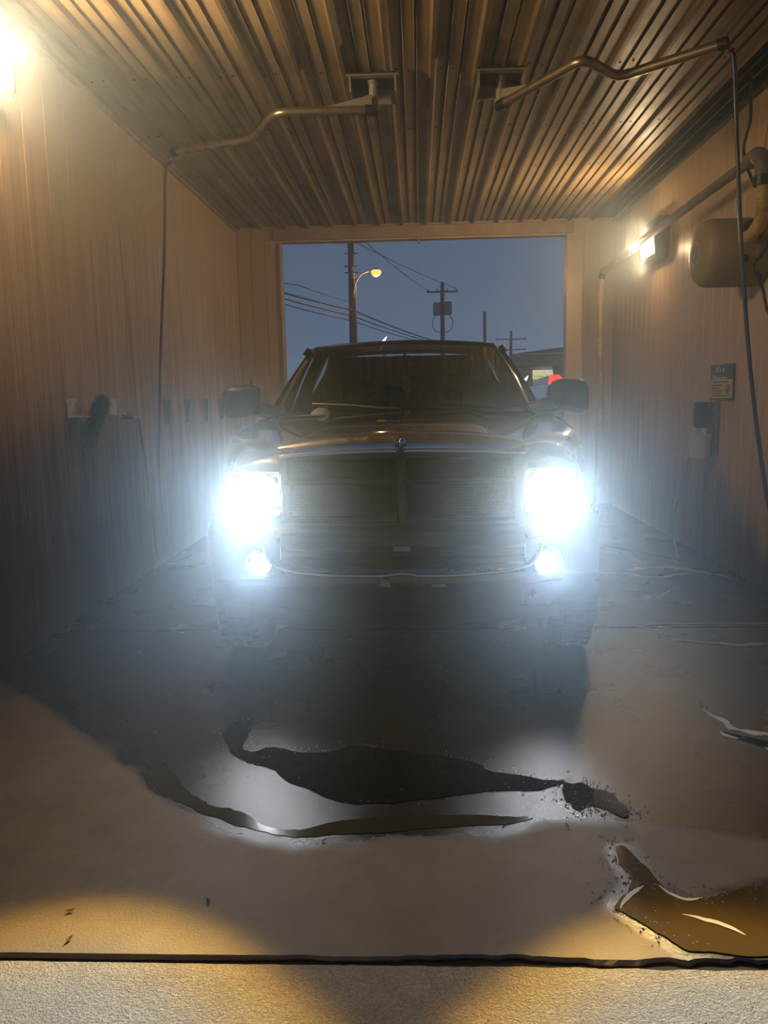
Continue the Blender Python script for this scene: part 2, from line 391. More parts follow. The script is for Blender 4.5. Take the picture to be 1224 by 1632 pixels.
box('joint_filler', (0, 1.857, -.036), (8.4, .09, .05), M_dark, fl)
# ground beyond both ends of the bay
gm = D.meshes.new('ground'); gv = []; gf = []
prof = [(-80, -.16), (-3, -.02), (-2.98, -.16), (10.69, -.16), (10.7, -.012), (13, .0), (22, .75), (120, .75), (400, .75)]
for y, z in prof: gv += [(-150, y, z), (150, y, z)]
for i in range(len(prof)-1): gf.append((2*i, 2*i+1, 2*i+3, 2*i+2))
gm.from_pydata(gv, [], gf); gm.materials.append(M_asph); go = D.objects.new('ground', gm); C.objects.link(go); tag(go, kind='structure')

# puddles and foam
def puddle(name, poly, m, label, z=.003, seed=0, wob=.02, cat='puddle'):
    P = spline([(x, y, 0) for x, y in poly]+[(*poly[0], 0)], 7)[:-1]
    out = []
    for p in P:
        n = Vector((noise.noise(Vector((p.x*9, p.y*9, seed))), noise.noise(Vector((p.x*9, p.y*9, seed+9))), 0))
        n2 = Vector((noise.noise(Vector((p.x*40, p.y*40, seed))), noise.noise(Vector((p.x*40, p.y*40, seed+9))), 0))
        q = p+n*wob+n2*wob*.45; out.append((q.x, q.y))
    bm = bmesh.new(); A = [bm.verts.new((x, y, z)) for x, y in out]
    cx = sum(x for x, y in out)/len(out); cy = sum(y for x, y in out)/len(out)
    f = bm.faces.new(A); r = bmesh.ops.triangulate(bm, faces=[f])
    B = [bm.verts.new((x, y, .0002)) for x, y in out]
    for i in range(len(A)): j = (i+1) % len(A); bm.faces.new((A[i], B[i], B[j], A[j]))
    bmesh.ops.recalc_face_normals(bm, faces=bm.faces)
    return tag(finish(bm, name, m), label, cat, group=None)
puddle('puddle', poolA, M_pool, 'long wavy dark puddle on the concrete nearest the truck front', seed=1)
puddle('puddle', poolB, M_pool3, 'thin curved olive-brown band of water in front of the long dark puddle', z=.002, seed=2)
puddle('puddle', poolC, M_pool, 'small dark puddle right of the long dark puddle', seed=3, wob=.03)
puddle('puddle', poolD, M_pool2, 'brown puddle with floating foam at the cracked joint on the right', seed=4, wob=.012)
rng = random.Random(3)
bm = bmesh.new()
for i in range(900):        # beads of water standing along the puddle rims
    P = rng.choice([poolC, poolD, poolD, poolA, poolC]); k = rng.randrange(len(P)); a, b = P[k], P[(k+1) % len(P)]; t = rng.random()
    x = lerp(a[0], b[0], t)+rng.gauss(0, .035); y = lerp(a[1], b[1], t)+rng.gauss(0, .035)
    if y < 1.93: continue
    r = rng.uniform(.001, .0032)
    bmesh.ops.create_icosphere(bm, subdivisions=1, radius=r, matrix=T(x, y, .002)@Matrix.Diagonal((1.3, 1.3, .7, 1)))
tag(finish(bm, 'water_beads', mat('water_bead', (.3, .28, .22), .05), smooth=True), 'fine water beads sprinkled on wet concrete round the puddles', 'water drops', kind='stuff')
def foam(poly, label, seed, name='foam_streak', wob=.02, z=.0045):
    return puddle(name, poly, M_foam, label, z, seed, wob, 'foam')
def ribbon(pts, w):
    pts = [Vector((x, y, 0)) for x, y in pts]; a = []; b = []
    for i, p in enumerate(pts):
        t = (pts[min(i+1, len(pts)-1)]-pts[max(i-1, 0)]).normalized(); n = Vector((-t.y, t.x, 0))
        ww = w*math.sin(PI*(i+.25)/(len(pts)-.5)); a.append((p+n*ww)[:2]); b.append((p-n*ww)[:2])
    return a+b[::-1]
foam(ribbon([(1.413, 6.5), (1.70, 6.50), (2.02, 6.60), (2.25, 6.50), (2.42, 6.2)], .035), 'long pale foam streak on dark wet floor beside right wall, farthest back', 11, wob=.05)
foam(ribbon([(1.45, 6.38), (1.7, 6.28), (1.95, 6.24), (2.2, 6.38)], .022), 'second thin foam streak just in front of the farthest long one', 12, wob=.05)
foam(ribbon([(1.6, 5.6), (1.75, 5.65), (1.9, 5.85)], .014), 'short slanting foam fleck between the back streaks and the floor joint', 13, wob=.03)
foam(ribbon([(1.10, 4.83), (1.4, 4.90), (1.85, 4.93), (2.4, 4.92)], .010), 'straight thin foam line lying along the floor joint at right', 14, wob=.012)
foam(ribbon([(1.42, 4.62), (1.7, 4.52), (2.0, 4.50), (2.4, 4.46)], .018), 'broken foam streak just in front of the floor joint at right', 15, wob=.04)
foam(ribbon([(1.314, 3.618), (1.31, 3.50), (1.34, 3.34), (1.45, 3.25), (1.6, 3.18)], .018), 'zigzag foam streak near the right frame edge, midway down the floor', 16, wob=.05)
foam(ribbon([(1.30, 3.30), (1.37, 3.16), (1.47, 3.07), (1.6, 3.05)], .012), 'lower thin foam strand beneath the zigzag streak', 17, wob=.05)
foam(ribbon([(.735, 2.06), (.79, 2.04), (.835, 2.01), (.86, 1.975)], .008), 'white foam fleck drifting in the middle of the brown puddle', 18, wob=.012)
foam(ribbon([(.70, 2.19), (.725, 2.15), (.76, 2.125), (.80, 2.135)], .006), 'thin curved foam line at right top rim of brown puddle', 19, wob=.006)
foam(ribbon([(.560, 2.085), (.585, 2.13), (.615, 2.165), (.648, 2.19)], .007), 'curved foam line at left rim of brown puddle', 20, wob=.008)

# dead leaves on the apron edge
for i, (x, y, r_) in enumerate([(-1.02, 2.05, .3), (-.97, 1.93, 1.2), (-.63, 2.10, 2.2), (-.33, 2.42, .8), (.49, 2.52, 1.9), (.28, 2.53, .4)]):
    P = [(a*.45, b*.45) for a, b in [(-.028, 0), (-.014, .008), (0, .011), (.016, .007), (.03, 0), (.014, -.008), (-.005, -.010), (-.018, -.006)]]
    bm = bmesh.new(); A = [bm.verts.new((a, b, .003+.006*abs(a)/.03)) for a, b in P]; bm.faces.new(A)
    bmesh.ops.triangulate(bm, faces=bm.faces); bmesh.ops.solidify(bm, geom=list(bm.faces), thickness=.0012)
    o = finish(bm, 'dead_leaf', D.materials.get('leaf') or mat('leaf', (.05, .03, .015), .8)); o.location = (x, y, .001); o.rotation_euler = (0, 0, r_)
    tag(o, 'tiny curled dark leaf scrap '+('lying at far left a little above the cracked joint', 'at far left right at the cracked joint', 'on the dry concrete left of centre, inside the yellow arc', 'at the lower rim of the olive-brown water band', 'under the small dark puddle, right one of two', 'under the small dark puddle, left one of two')[i], 'leaf', 'leaf scraps on the concrete')

# ================================================================== walls
def boards(wall, x, y0, y1, m, sgn, step, zt):
    """upright wall boards with recessed joints, facing the bay; sgn=+1 faces +x"""
    t = .012; wv = step
    bm = bmesh.new(); z0, z1 = .0, zt
    P = [(-wv/2+.001, 0), (-wv/2+.001, .006), (-wv/2+.006, .012), (wv/2-.006, .012), (wv/2-.001, .006), (wv/2-.001, 0)]
    A = [bm.verts.new((sgn*b, a, z0)) for a, b in P]; B = [bm.verts.new((sgn*b, a, z1)) for a, b in P]
    for i in range(6): j = (i+1) % 6; bm.faces.new((A[i], A[j], B[j], B[i]))
    bm.faces.new(A); bm.faces.new(B); bmesh.ops.recalc_face_normals(bm, faces=bm.faces)
    first = None; n = int(round((y1-y0)/wv))
    for k in range(n):
        if first is None: o = finish(bm, 'panel', m, wall); first = o
        else: o = D.objects.new('panel', first.data); C.objects.link(o); o.parent = wall
        o.location = (x, y0+wv*(k+.5), 0)
WT = .012
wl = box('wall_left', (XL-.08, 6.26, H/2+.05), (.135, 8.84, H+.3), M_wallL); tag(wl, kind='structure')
def kids(parentname, loc):     # children given in world space
    o = empty('boards', (0, 0, 0)); return o
def parent_keep(o, p):
    o.parent = p; o.matrix_parent_inverse = Matrix.Translation(p.location).inverted()
def boards_on(wallobj, *a):
    before = set(D.objects); dummy = empty('d'); boards(dummy, *a)
    for o in set(D.objects)-before-{dummy}: parent_keep(o, wallobj)
    D.objects.remove(dummy)
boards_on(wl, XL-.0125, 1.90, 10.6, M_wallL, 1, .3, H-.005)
wr = box('wall_right', (XR+.08, 6.26, H/2+.05), (.135, 8.84, H+.3), M_wallR); tag(wr, kind='structure')
boards_on(wr, XR+.0125, 1.90, 10.6, M_wallR, -1, .2, H-.005)
# back wall: two piers and header round the opening
OL, OR, OT = -1.7778, 1.9638, 3.487
wb = box('wall_back', (0, YB+.085, (OT+H+.2)/2), (XR-XL+.3, .14, H+.2-OT), M_wallR); tag(wb, kind='structure')
def pier(x0, x1):
    o = box('pier', ((x0+x1)/2, YB+.085, OT/2), (x1-x0, .14, OT), M_wallR); parent_keep(o, wb)
    n = max(1, round((x1-x0)/.2)); s = (x1-x0)/n
    bm = bmesh.new(); add_box(bm, (0, 0, 0), (s-.006, .016, H-.01), bev=.004)
    f = finish(bm, 'panel', M_wallR); f.location = (x0+s/2, YB+.008, H/2); parent_keep(f, wb)
    for k in range(1, n):
        q = D.objects.new('panel', f.data); C.objects.link(q); q.location = (x0+s*(k+.5), YB+.008, H/2); parent_keep(q, wb)
pier(XL, OL); pier(OR, XR)
# header casing and jamb casings of the opening
t1 = box('trim_1', ((OL+OR)/2, YB-.012, (OT+H)/2+.005), (OR-OL+.12, .05, H-OT-.03), M_trim, bev=.006); tag(t1, kind='structure')
t2 = box('trim_2', (OL+.012, YB+.07, OT/2), (.024, .20, OT), M_wallR, bev=.004); tag(t2, kind='structure')
t3 = box('trim_3', (OR-.012, YB+.07, OT/2), (.024, .20, OT), M_wallR, bev=.004); tag(t3, kind='structure')
t4 = box('trim_4', (XL+.022, 6.25, H-.022), (.035, 8.7, .03), M_trim, bev=.004); tag(t4, kind='structure')
t5 = box('trim_5', (XR-.022, 6.25, H-.022), (.035, 8.7, .03), mat('dark_trim', (.06, .045, .03), .6), bev=.004); tag(t5, kind='structure')
box_drip = tag(box('header_hook', (0.04, YB-.03, OT-.035), (.03, .02, .06), M_brk, bev=.004), 'small drooping metal hook under the header of the rear opening', 'hook')

# ================================================================== ceiling
ce = box('ceiling', ((XL+XR)/2, 6.26, H+.10), (XR-XL+.3, 8.84, .10), M_ceil); tag(ce, kind='structure')
def rib_profile(width):
    P = []; x = 0
    while x < width-.02:
        P += [(x, .030), (x+.018, 0), (x+.043, 0), (x+.061, .030)]       # a major rib hangs down
        P += [(x+.115, .030), (x+.122, .022), (x+.134, .022), (x+.141, .030)]
        P += [(x+.205, .030), (x+.212, .022), (x+.224, .022), (x+.231, .030)]
        x += .3048
    P.append((min(x, width), .030)); return [p for p in P if p[0] <= width+1e-6]
def ceiling_panel(x0, width, mesh=None):
    if mesh is None:
        P = rib_profile(width); bm = bmesh.new(); y0, y1 = 1.86, 10.6
        A = [bm.verts.new((a, y0, b)) for a, b in P]; B = [bm.verts.new((a, y1, b)) for a, b in P]
        for i in range(len(P)-1): bm.faces.new((A[i], A[i+1], B[i+1], B[i]))
        bmesh.ops.solidify(bm, geom=list(bm.faces), thickness=.0015)
        bmesh.ops.recalc_face_normals(bm, faces=bm.faces)
        o = finish(bm, 'ceiling_panel', M_ceil)
    else:
        o = D.objects.new('ceiling_panel', mesh); C.objects.link(o)
    o.location = (x0, 0, H); parent_keep(o, ce); return o
x = XL; first = None
while x < XR-.01:
    wd = min(.9144, XR-x)
    if wd > .91: p = ceiling_panel(x, wd, first); first = first or p.data
    else: ceiling_panel(x, wd)
    x += .9144
bm = bmesh.new()
for k in range(16):
    for yy in (3.4, 4.6, 5.8, 7.0, 8.2, 9.4):
        for off in (.085, .17):
            xx = XL+.3048*k+off
            if xx < XR-.05: add_lathe(bm, [(0, -.006), (.005, -.006), (.006, -.001), (.009, 0)], 8, T(xx, yy+rng.uniform(-.02, .02), H+.028))
sc_ = finish(bm, 'screw', M_dark); sc_['kind'] = 'stuff'; parent_keep(sc_, ce)
# roof above so daylight cannot leak in
rf = box('roof', ((XL+XR)/2, 6.26, H+.22), (XR-XL+.5, 9.1, .12), M_roof); tag(rf, kind='structure')

# ================================================================== wall lamps
def sconce(x, y, z, s, label, P):
    """wall pack; s=+1 hangs on the left wall and looks towards +x"""
    t = empty('wall_lamp', (x, y, z)); tag(t, label, 'lamp', 'wall pack lamps')
    # housing outline in (x out, z); lens below the hood
    prism('back_box', [(0, -.20), (s*.05, -.20), (s*.05, .20), (0, .20)], -.27, .27, M_bronze, t, axis='y')
    prism('hood', [(s*.05, .20), (s*.05, .05), (s*.15, .03), (s*.15, .09), (s*.10, .20)], -.27, .27, M_bronze, t, axis='y', bev=.004)
    prism('bottom_rail', [(s*.05, -.20), (s*.05, -.17), (s*.13, -.165), (s*.12, -.20)], -.27, .27, M_bronze, t, axis='y')
    for q in (-1, 1):
        prism('end_cap', [(s*.05, -.17), (s*.13, -.165), (s*.148, .03), (s*.05, .05)], q*.27-.012, q*.27+.012, M_bronze, t, axis='y')
    prism('lens', [(s*.055, -.165), (s*.125, -.16), (s*.140, .028), (s*.055, .04)], -.255, .255, M_lampg, t, axis='y')
    ld = D.lights.new('wall_lamp_light', 'AREA'); ld.shape = 'RECTANGLE'; ld.size = .50; ld.size_y = .16; ld.energy = P; ld.color = (1, .73, .42)
    ld.spread = PI
    lo = D.objects.new('light', ld); C.objects.link(lo); lo.parent = t; lo.location = (s*.165, 0, -.07)
    lo.rotation_euler = (0, -s*PI/2, 0)
    # light leaving the prismatic lens sideways and upwards
    for dz, en, dx in ((-.05, P*.42, .30),):
        l2 = D.lights.new('wall_lamp_spill', 'POINT'); l2.energy = en; l2.color = (1, .73, .42); l2.shadow_soft_size = .06
        o2 = D.objects.new('light', l2); C.objects.link(o2); o2.parent = t; o2.location = (s*dx, 0, dz)
    return t
sconce(XL+.012, 4.27, 3.32, 1, 'glowing bronze wall pack lamp high on the left wall, cut by the frame edge', P_SCONCE)
sconce(XR-.012, 8.62, 3.02, -1, 'glowing bronze wall pack lamp on the right wall behind the grey boom pipe', P_SCONCE)

# ================================================================== overhead booms
def boom(name, label, bx, by, arm, hose, hose_m, flip):
    t = empty(name, (bx, by, H)); tag(t, label, 'boom', 'overhead spray booms')
    def loc(p): return (p[0]-bx, p[1]-by, p[2]-H)
    # ceiling bracket: plate and two flanges, plate coloured near black as the shaded opening between them
    box('mount_plate', (0, .02, -.012), (.33, .30, .016), M_dark, t, bev=.003)
    for q in (-1, 1): prism('bracket_flange', [(-.13, -.012), (.17, -.012), (.13, -.12), (-.10, -.12)], q*.155-.005, q*.155+.005, M_brk, t, axis='x')
    box('cross_plate', (0, .15, -.07), (.31, .008, .10), M_brk, t)
    box('cross_plate', (0, -.10, -.02), (.36, .06, .010), M_brk, t)
    lathe('swivel', [(0, 0), (.04, 0), (.04, -.035), (.032, -.04), (.032, -.17), (.044, -.175), (.044, -.215), (0, -.22)], M_brk, t, 20)
    lathe('swivel_cap', [(0, -.215), (.036, -.215), (.036, -.235), (.02, -.245), (0, -.245)], M_rubber, t, 16)
    A = [loc(p) for p in arm]
    # rounded bends
    P = [Vector(A[0])]
    for i in range(1, len(A)-1):
        a, b, c = Vector(A[i-1]), Vector(A[i]), Vector(A[i+1]); d = .09
        p0 = b+(a-b).normalized()*d; p1 = b+(c-b).normalized()*d
        for k in range(7): q = k/6; P.append(p0*(1-q)**2+b*2*q*(1-q)+p1*q*q)
    P.append(Vector(A[-1]))
    tube('arm_pipe', P, .030, M_rust, t, 14)
    d = (P[1]-P[0]).normalized(); up_ = Vector((0, 0, 1))
    bm = bmesh.new()                               # gusset between swivel and pipe
    n = d.cross(up_).normalized()*.006
    tri = [P[0]+up_*.10, P[0]+up_*.02, P[0]+d*.30+up_*.03]
    A1 = [bm.verts.new(p+n) for p in tri]; A2 = [bm.verts.new(p-n) for p in tri]
    bm.faces.new(A1); bm.faces.new(A2[::-1])
    for i in range(3): bm.faces.new((A1[i], A2[i], A2[(i+1) % 3], A1[(i+1) % 3]))
    finish(bm, 'gusset', M_brk, t)
    tube('pipe_collar', [P[0]-d*.03, P[0]+d*.05], .036, M_rubber, t, 14)
    tube('end_fitting', [P[-1]-(P[-1]-P[-2]).normalized()*.02, P[-1]+(P[-1]-P[-2]).normalized()*.03], .034, M_rubber, t, 14)
    hp = spline([loc(p) for p in hose], 8)
    h = tube('hose', hp, .0125 if hose_m is M_blue else .011, hose_m, t, 8)
    for f0, f1, m in ((5, 7, M_steel), (9, 11, M_rubber)):
        if f1 < len(hp): tube('hose_coupling', [hp[f0], hp[f1]], .019, m, t, 10)
    return t
boom('spray_boom', 'bent metal spray boom reaching to the left wall with a dark hanging hose', -.28, 5.86,
     [(-.29, 5.80, 3.43), (-.95, 5.72, 3.41), (-1.19, 6.13, 3.37), (-1.871, 6.46, 3.40)],
     [(-1.86, 6.45, 3.40), (-1.92, 6.47, 3.33), (-1.973, 6.5, 3.257), (-2.034, 6.55, 2.667), (-2.10, 6.58, 2.1), (-2.16, 6.6, 1.5), (-2.25, 6.72, .7), (-2.27, 6.95, .25), (-2.26, 7.3, .03)], M_rubber, 1)
boom('spray_boom', 'bent metal spray boom reaching right towards the camera with a blue hanging hose', .60, 5.85,
     [(.60, 5.78, 3.43), (1.01, 5.05, 3.42), (1.27, 5.30, 3.40), (1.76, 4.90, 3.41)],
     [(1.76, 4.90, 3.41), (1.815, 4.93, 3.395), (1.84, 4.93, 3.32), (1.87, 4.95, 3.055), (1.905, 4.98, 2.785), (1.957, 5.0, 2.287), (2.027, 4.95, 1.541), (2.10, 4.8, .791), (2.18, 4.6, .25), (2.25, 4.35, .03)], M_blue, -1)

# cable that drops from the ceiling beside the right wall
cb = [(2.36, 6.0, 3.655), (2.39, 6.08, 3.554), (2.4, 6.079, 3.375), (2.37, 6.099, 3.168), (2.38, 5.931, 2.91), (2.40, 5.74, 2.738), (2.38, 5.914, 2.62), (2.4, 5.70, 2.44), (2.38, 5.86, 2.32), (2.40, 5.74, 2.16), (2.42, 5.66, 1.977), (2.50, 5.5, 1.85)]
t = tube('coiled_cable', spline(cb, 8), .011, M_rubber, n=8); tag(t, 'black looping cable dropping from the ceiling at the right edge', 'cable')
t = tube('feed_pipe', spline([(2.0, 5.15, 3.10), (2.2, 5.5, 2.93), (2.30, 5.75, 2.80), (2.33, 5.8, 2.3)], 4), .013, M_rubber, n=8); 
bpy.data.objects.remove(t)

# ================================================================== vacuum boom: elbow, pipe, yellow hose
vb = empty('vacuum_boom', (XR, 6.0, 3.0)); tag(vb, 'long grey vacuum boom pipe along the right wall with hanging yellow ribbed hose', 'boom')
def lv(p): return (p[0]-XR, p[1]-6.0, p[2]-3.0)
tube('boom_pipe', [lv((2.36, 5.80, 3.05)), lv((2.33, 6.6, 3.03)), lv((2.30, 8.07, 2.99)), lv((2.26, 9.95, 2.915))], .037, M_grey, vb, 14)
tube('pipe_elbow', [lv(p) for p in spline([(2.36, 5.95, 3.055), (2.365, 5.84, 3.06), (2.37, 5.755, 3.0), (2.37, 5.74, 2.90)], 5)], .058, M_grey, vb, 16)
lathe('clamp_collar', [(.0, -.03), (.066, -.03), (.066, .03), (0, .03)], M_rubber, vb, 20, T(*lv((2.37, 5.74, 2.87))))
box('pivot_bracket', lv((2.47, 5.66, 3.05)), (.15, .10, .22), M_steel, vb, bev=.006)
for dz in (-.07, 0, .07): tube('bracket_bolt', [lv((2.42, 5.60, 3.05+dz)), lv((2.42, 5.56, 3.05+dz))], .013, M_rubber, vb, 8)
def ribbed(name, pts, r, m, parent, pitch=.022, n=14):
    P = spline(pts, 12); Q = []; R_ = []; acc = 0; prev = P[0]
    dense = []
    for a, b in zip(P, P[1:]):
        k = max(1, int((b-a).length/(pitch/4)));
        for i in range(k): dense.append(a.lerp(b, i/k))
    for i, p in enumerate(dense): R_.append(r*(1+.10*math.sin(i*PI/2)))
    return tube(name, dense, R_, m, parent, n)
def hang(a): return [lv(p) for p in a]
ribbed('yellow_hose', hang([(2.37, 5.74, 2.86), (2.372, 5.735, 2.76), (2.37, 5.75, 2.62), (2.36, 5.84, 2.545), (2.36, 5.96, 2.545), (2.34, 6.05, 2.60), (2.33, 6.14, 2.625)]), .044, M_yel, vb)
tube('end_collar', [lv((2.262, 9.90, 2.92)), lv((2.256, 9.98, 2.90)), lv((2.252, 9.995, 2.84))], .042, M_rubber, vb, 14)
ribbed('yellow_hose', hang([(2.252, 9.995, 2.86), (2.25, 10.0, 2.5), (2.26, 10.02, 1.9), (2.29, 10.05, 1.2), (2.30, 10.1, .5), (2.25, 10.1, .045), (2.15, 9.7, .045), (2.1, 9.3, .045)]), .036, M_yel, vb, .04)

# drum-shaped vacuum housing
dr = empty('vacuum_drum', (XR-.012, 6.17, 2.47)); tag(dr, 'cream round vacuum drum on the right wall with yellow ribbed inlet hose', 'vacuum')
mx = Matrix.Rotation(-PI/2, 4, 'Y')            # +Z -> -X
lathe('drum_body', [(0, 0), (.235, 0), (.245, .02), (.245, .36), (.235, .41), (.20, .445), (.12, .463), (0, .468)], M_drum, dr, 48, mx)
lathe('badge', [(0, .0), (.075, 0), (.075, .012), (0, .014)], M_badge, dr, 28, mx@T(0, .0, .458)@Matrix.Diagonal((1, 1, 1, 1)))
ring = lathe('badge_ring', [(.078, 0), (.086, 0), (.086, .013), (.078, .013)], M_print, dr, 28, mx@T(0, 0, .455))
lathe('band', [(.247, .10), (.250, .10), (.250, .125), (.247, .125)], M_drum, dr, 48, mx)
tube('inlet_collar', [(-.16, -.20, .13), (-.16, -.262, .13)], .056, M_rubber, dr, 18)
lathe('plug', [(0, 0), (.028, 0), (.028, .02), (.018, .028), (0, .028)], M_rubber, dr, 16, T(-.20, -.238, -.08)@TO_MY)
tube('drain_valve', [(-.08, -.17, -.17), (-.08, -.24, -.20), (-.08, -.25, -.25)], .014, M_rubber, dr, 8)

# ================================================================== poster and holders on the right wall
po = empty('poster', (XR-.002, 6.78, 1.53)); tag(po, 'blue and yellow advertising poster on the right wall', 'poster')
W_, H_ = .50, .30
box('sheet', (-.014, 0, 0), (.004, W_, H_), M_postA, po)
box('yellow_field', (-.0175, 0, -.052), (.003, W_*.93, .15), M_postB, po)
rotp = (PI/2, 0, -PI/2)
pl_ = text('poster_lettering', "It's a\nShammy", .078, M_print, po, (-.018, .03, .072), rotp, sx=1.25); pl_['kind'] = 'stuff'
bm = bmesh.new(); add_lathe(bm, [(0, 0), (.042, 0), (.042, .002), (0, .002)], 20, mx@T(-.055, -.15, .0185)); finish(bm, 'red_spot', M_postR, po)
bm = bmesh.new(); add_lathe(bm, [(0, 0), (.03, 0), (.03, .002), (0, .002)], 16, mx@T(.06, -.2, .0165)); finish(bm, 'red_spot', M_postR, po)
bm = bmesh.new()
for z, w0, w1 in [(.005, .18, -.16), (-.022, .20, -.03), (-.045, .20, .02), (-.068, .20, -.04), (-.090, .20, -.05), (-.110, .20, -.18)]:
    add_box(bm, (-.0195, (w0+w1)/2, z), (.001, abs(w0-w1), .008))
finish(bm, 'print_line', M_ink, po)

hb = empty('brush_holder', (XR-.012, 6.93, 1.19)); tag(hb, 'grey wall box under the poster where a foam brush hangs', 'holder')
box('back_plate', (-.012, 0, -.05), (.02, .22, .46), M_grey, hb, bev=.004)
lathe('cup', [(.06, .0), (.075, .03), (.085, .2), (.09, .2), (.08, 0), (.06, -.01), (0, -.01)], M_white, hb, 20, T(-.11, 0, -.30))
br = empty('foam_brush', (XR-.12, 6.93, 1.26)); tag(br, 'dark bristled foam brush hanging under the poster', 'brush')
def bristles(name, parent, L_, r, n, m, mtx=Matrix.Identity(4)):
    bm = bmesh.new(); rg = random.Random(5)
    for i in range(n):
        a = rg.uniform(0, 2*PI); z = rg.uniform(-L_/2, L_/2); d = Vector((math.cos(a), math.sin(a), rg.uniform(-.25, .25)))
        p = Vector((0, 0, z)); q = p+d*r*rg.uniform(.85, 1.08); s = d.cross(Vector((0, 0, 1))).normalized()*.0035
        tt = Vector((0, 0, .0035))
        v = [bm.verts.new(p+s), bm.verts.new(p-s), bm.verts.new(p+tt), bm.verts.new(q)]
        for f in ((0, 1, 3), (1, 2, 3), (2, 0, 3)): bm.faces.new([v[k] for k in f])
    bmesh.ops.transform(bm, matrix=mtx, verts=bm.verts)
    o = finish(bm, name, m, parent); o['kind'] = 'stuff'; return o
bristles('bristle', br, .20, .085, 900, M_rubber)
lathe('brush_block', [(0, -.11), (.05, -.11), (.055, 0), (.05, .11), (0, .11)], M_rubber, br, 14)
tube('handle', [(0, 0, -.05), (.0, .30, -.42), (0, .62, -.86)], .014, M_yel, br, 8)
ch = tube('loop_hose', spline([(2.46, 7.55, .45), (2.42, 7.5, .30), (2.36, 7.3, .10), (2.30, 7.0, .03), (2.2, 6.8, .03), (2.0, 7.1, .03), (1.75, 7.4, .03), (1.7, 7.7, .03)], 8), .012, M_rubber, n=8)
tag(ch, 'dark hose lying along the base of the right wall below the brush handle', 'hose')

# ================================================================== left wall tools
for yy, lb in ((5.27, 'pale metal wall bracket behind the black brush head'), (5.98, 'pale metal wall bracket over the horizontal brush wand')):
    b = empty('wall_bracket', (XL+.002, yy, 1.42)); tag(b, lb, 'bracket', 'wand brackets on the left wall')
    box('plate', (.012, 0, .0), (.010, .15, .13), M_white, b, bev=.003)
    box('shelf', (.07, 0, -.052), (.12, .12, .008), M_white, b, bev=.002)
    for q in (-1, 1): lathe('screw', [(0, 0), (.009, 0), (.007, .006), (0, .007)], M_steel, b, 8, T(.016, q*.045, .04)@Matrix.Rotation(PI/2, 4, 'Y'))
bl = empty('wash_brush', (-2.19, 5.30, 1.33)); tag(bl, 'black bristled wash brush with steel wand and hose on the left wall', 'brush')
mb = Matrix.Rotation(math.radians(-10), 4, 'Y')@Matrix.Rotation(math.radians(38), 4, 'X')
mb = Matrix.Rotation(math.radians(-52), 4, 'X')@Matrix.Rotation(0, 4, 'Z')
bm = bmesh.new(); add_box(bm, (0, 0, 0), (.06, .09, .45), bev=.025); bmesh.ops.transform(bm, matrix=Matrix.Rotation(math.radians(-50), 4, 'X'), verts=bm.verts)
finish(bm, 'brush_head', M_rubber, bl)
bristles('bristle', bl, .46, .072, 2600, mat('bristle_black', (.008, .008, .009), .85), Matrix.Rotation(math.radians(-50), 4, 'X')@Matrix.Diagonal((.9, 1.05, 1, 1)))
tube('wand', [(0.0, .0, .03), (.0, .25, .03), (.0, .80, .012)], .011, M_steel, bl, 10)
tube('grip', [(0, .52, .022), (0, .70, .016)], .018, M_rubber, bl, 10)
for q in (.60, .65, .70): tube('trigger_ring', [(0, q, .02), (0, q+.03, .05)], .008, M_rubber, bl, 6)
tube('hose', spline([(0, .80, .012), (0, .86, -.03), (-.01, .92, -.15), (-.03, 1.07, -.53), (-.05, 1.2, -.9), (-.06, 1.3, -1.20), (-.03, 1.6, -1.305), (.05, 1.9, -1.31)], 7), .010, M_rubber, bl, 8)
for yy in (7.25, 7.9, 8.6, 9.3):
    o = empty('mat_clamp', (XL+.002, yy, 1.36)); tag(o, {7.25: 'dark floor mat clamp on the left wall, nearest the hanging hose', 7.9: 'dark floor mat clamp on the left wall, second from the hanging hose', 8.6: 'dark floor mat clamp on the left wall, third from the hanging hose', 9.3: 'dark floor mat clamp on the left wall, right beside the truck mirror'}[yy], 'clamp', 'floor mat clamps')
    box('plate', (.016, 0, 0), (.008, .09, .03), M_plast, o)
    for q in (-1, 1): prism('jaw', [(q*.075, .12), (q*.055, .12), (q*.012, -.11), (q*.03, -.11)], .014, .035, M_plast, o, axis='x')

# ================================================================== the pickup truck
# local frame: origin on the floor under the bumper, x sideways, y rearwards, z up
tk = empty('pickup_truck', (-.085, 3.74, 0))
tag(tk, 'black pickup truck facing the camera with its headlights and fog lamps on', 'truck')
def sx(v): return 1 if v >= 0 else -1
def yfront(x): return .04+.24*abs(min(1, abs(x)))**3.2          # plan curve of the nose
HB = 1.24                                                       # y of the cowl
def hood_w(v): return lerp(.605, .80, ss(0, 1, v)*.6+v*.4)
def hood(u, v):
    # v<.22 is the rolled front lip
    k = .22; w_ = hood_w(max(0, (v-k)/(1-k))); x = u*w_
    sag = .045*abs(u)**2.6
    if v < k:
        a = v/k*PI/2; y = yfront(x)+.10-.105*math.cos(a)*1.0; z = 1.205+.068*math.sin(a)
        y = yfront(x)+.11*(1-math.cos(a))
        return (x, y, z-sag*(.55+.45*math.sin(a)))
    q = (v-k)/(1-k); y = lerp(yfront(x)+.11, HB+.13*u*u, q); z = lerp(1.273, 1.352, q**.8)-sag*lerp(1, .55, q)
    z += .022*(1-ss(.50, .66, abs(u)*w_/.8))*ss(0, .35, q)*(1)
    return (x, y, z)
patch('hood', lambda u, v: hood(-1+2*u, v), 48, 30, M_paint, tk, .006)
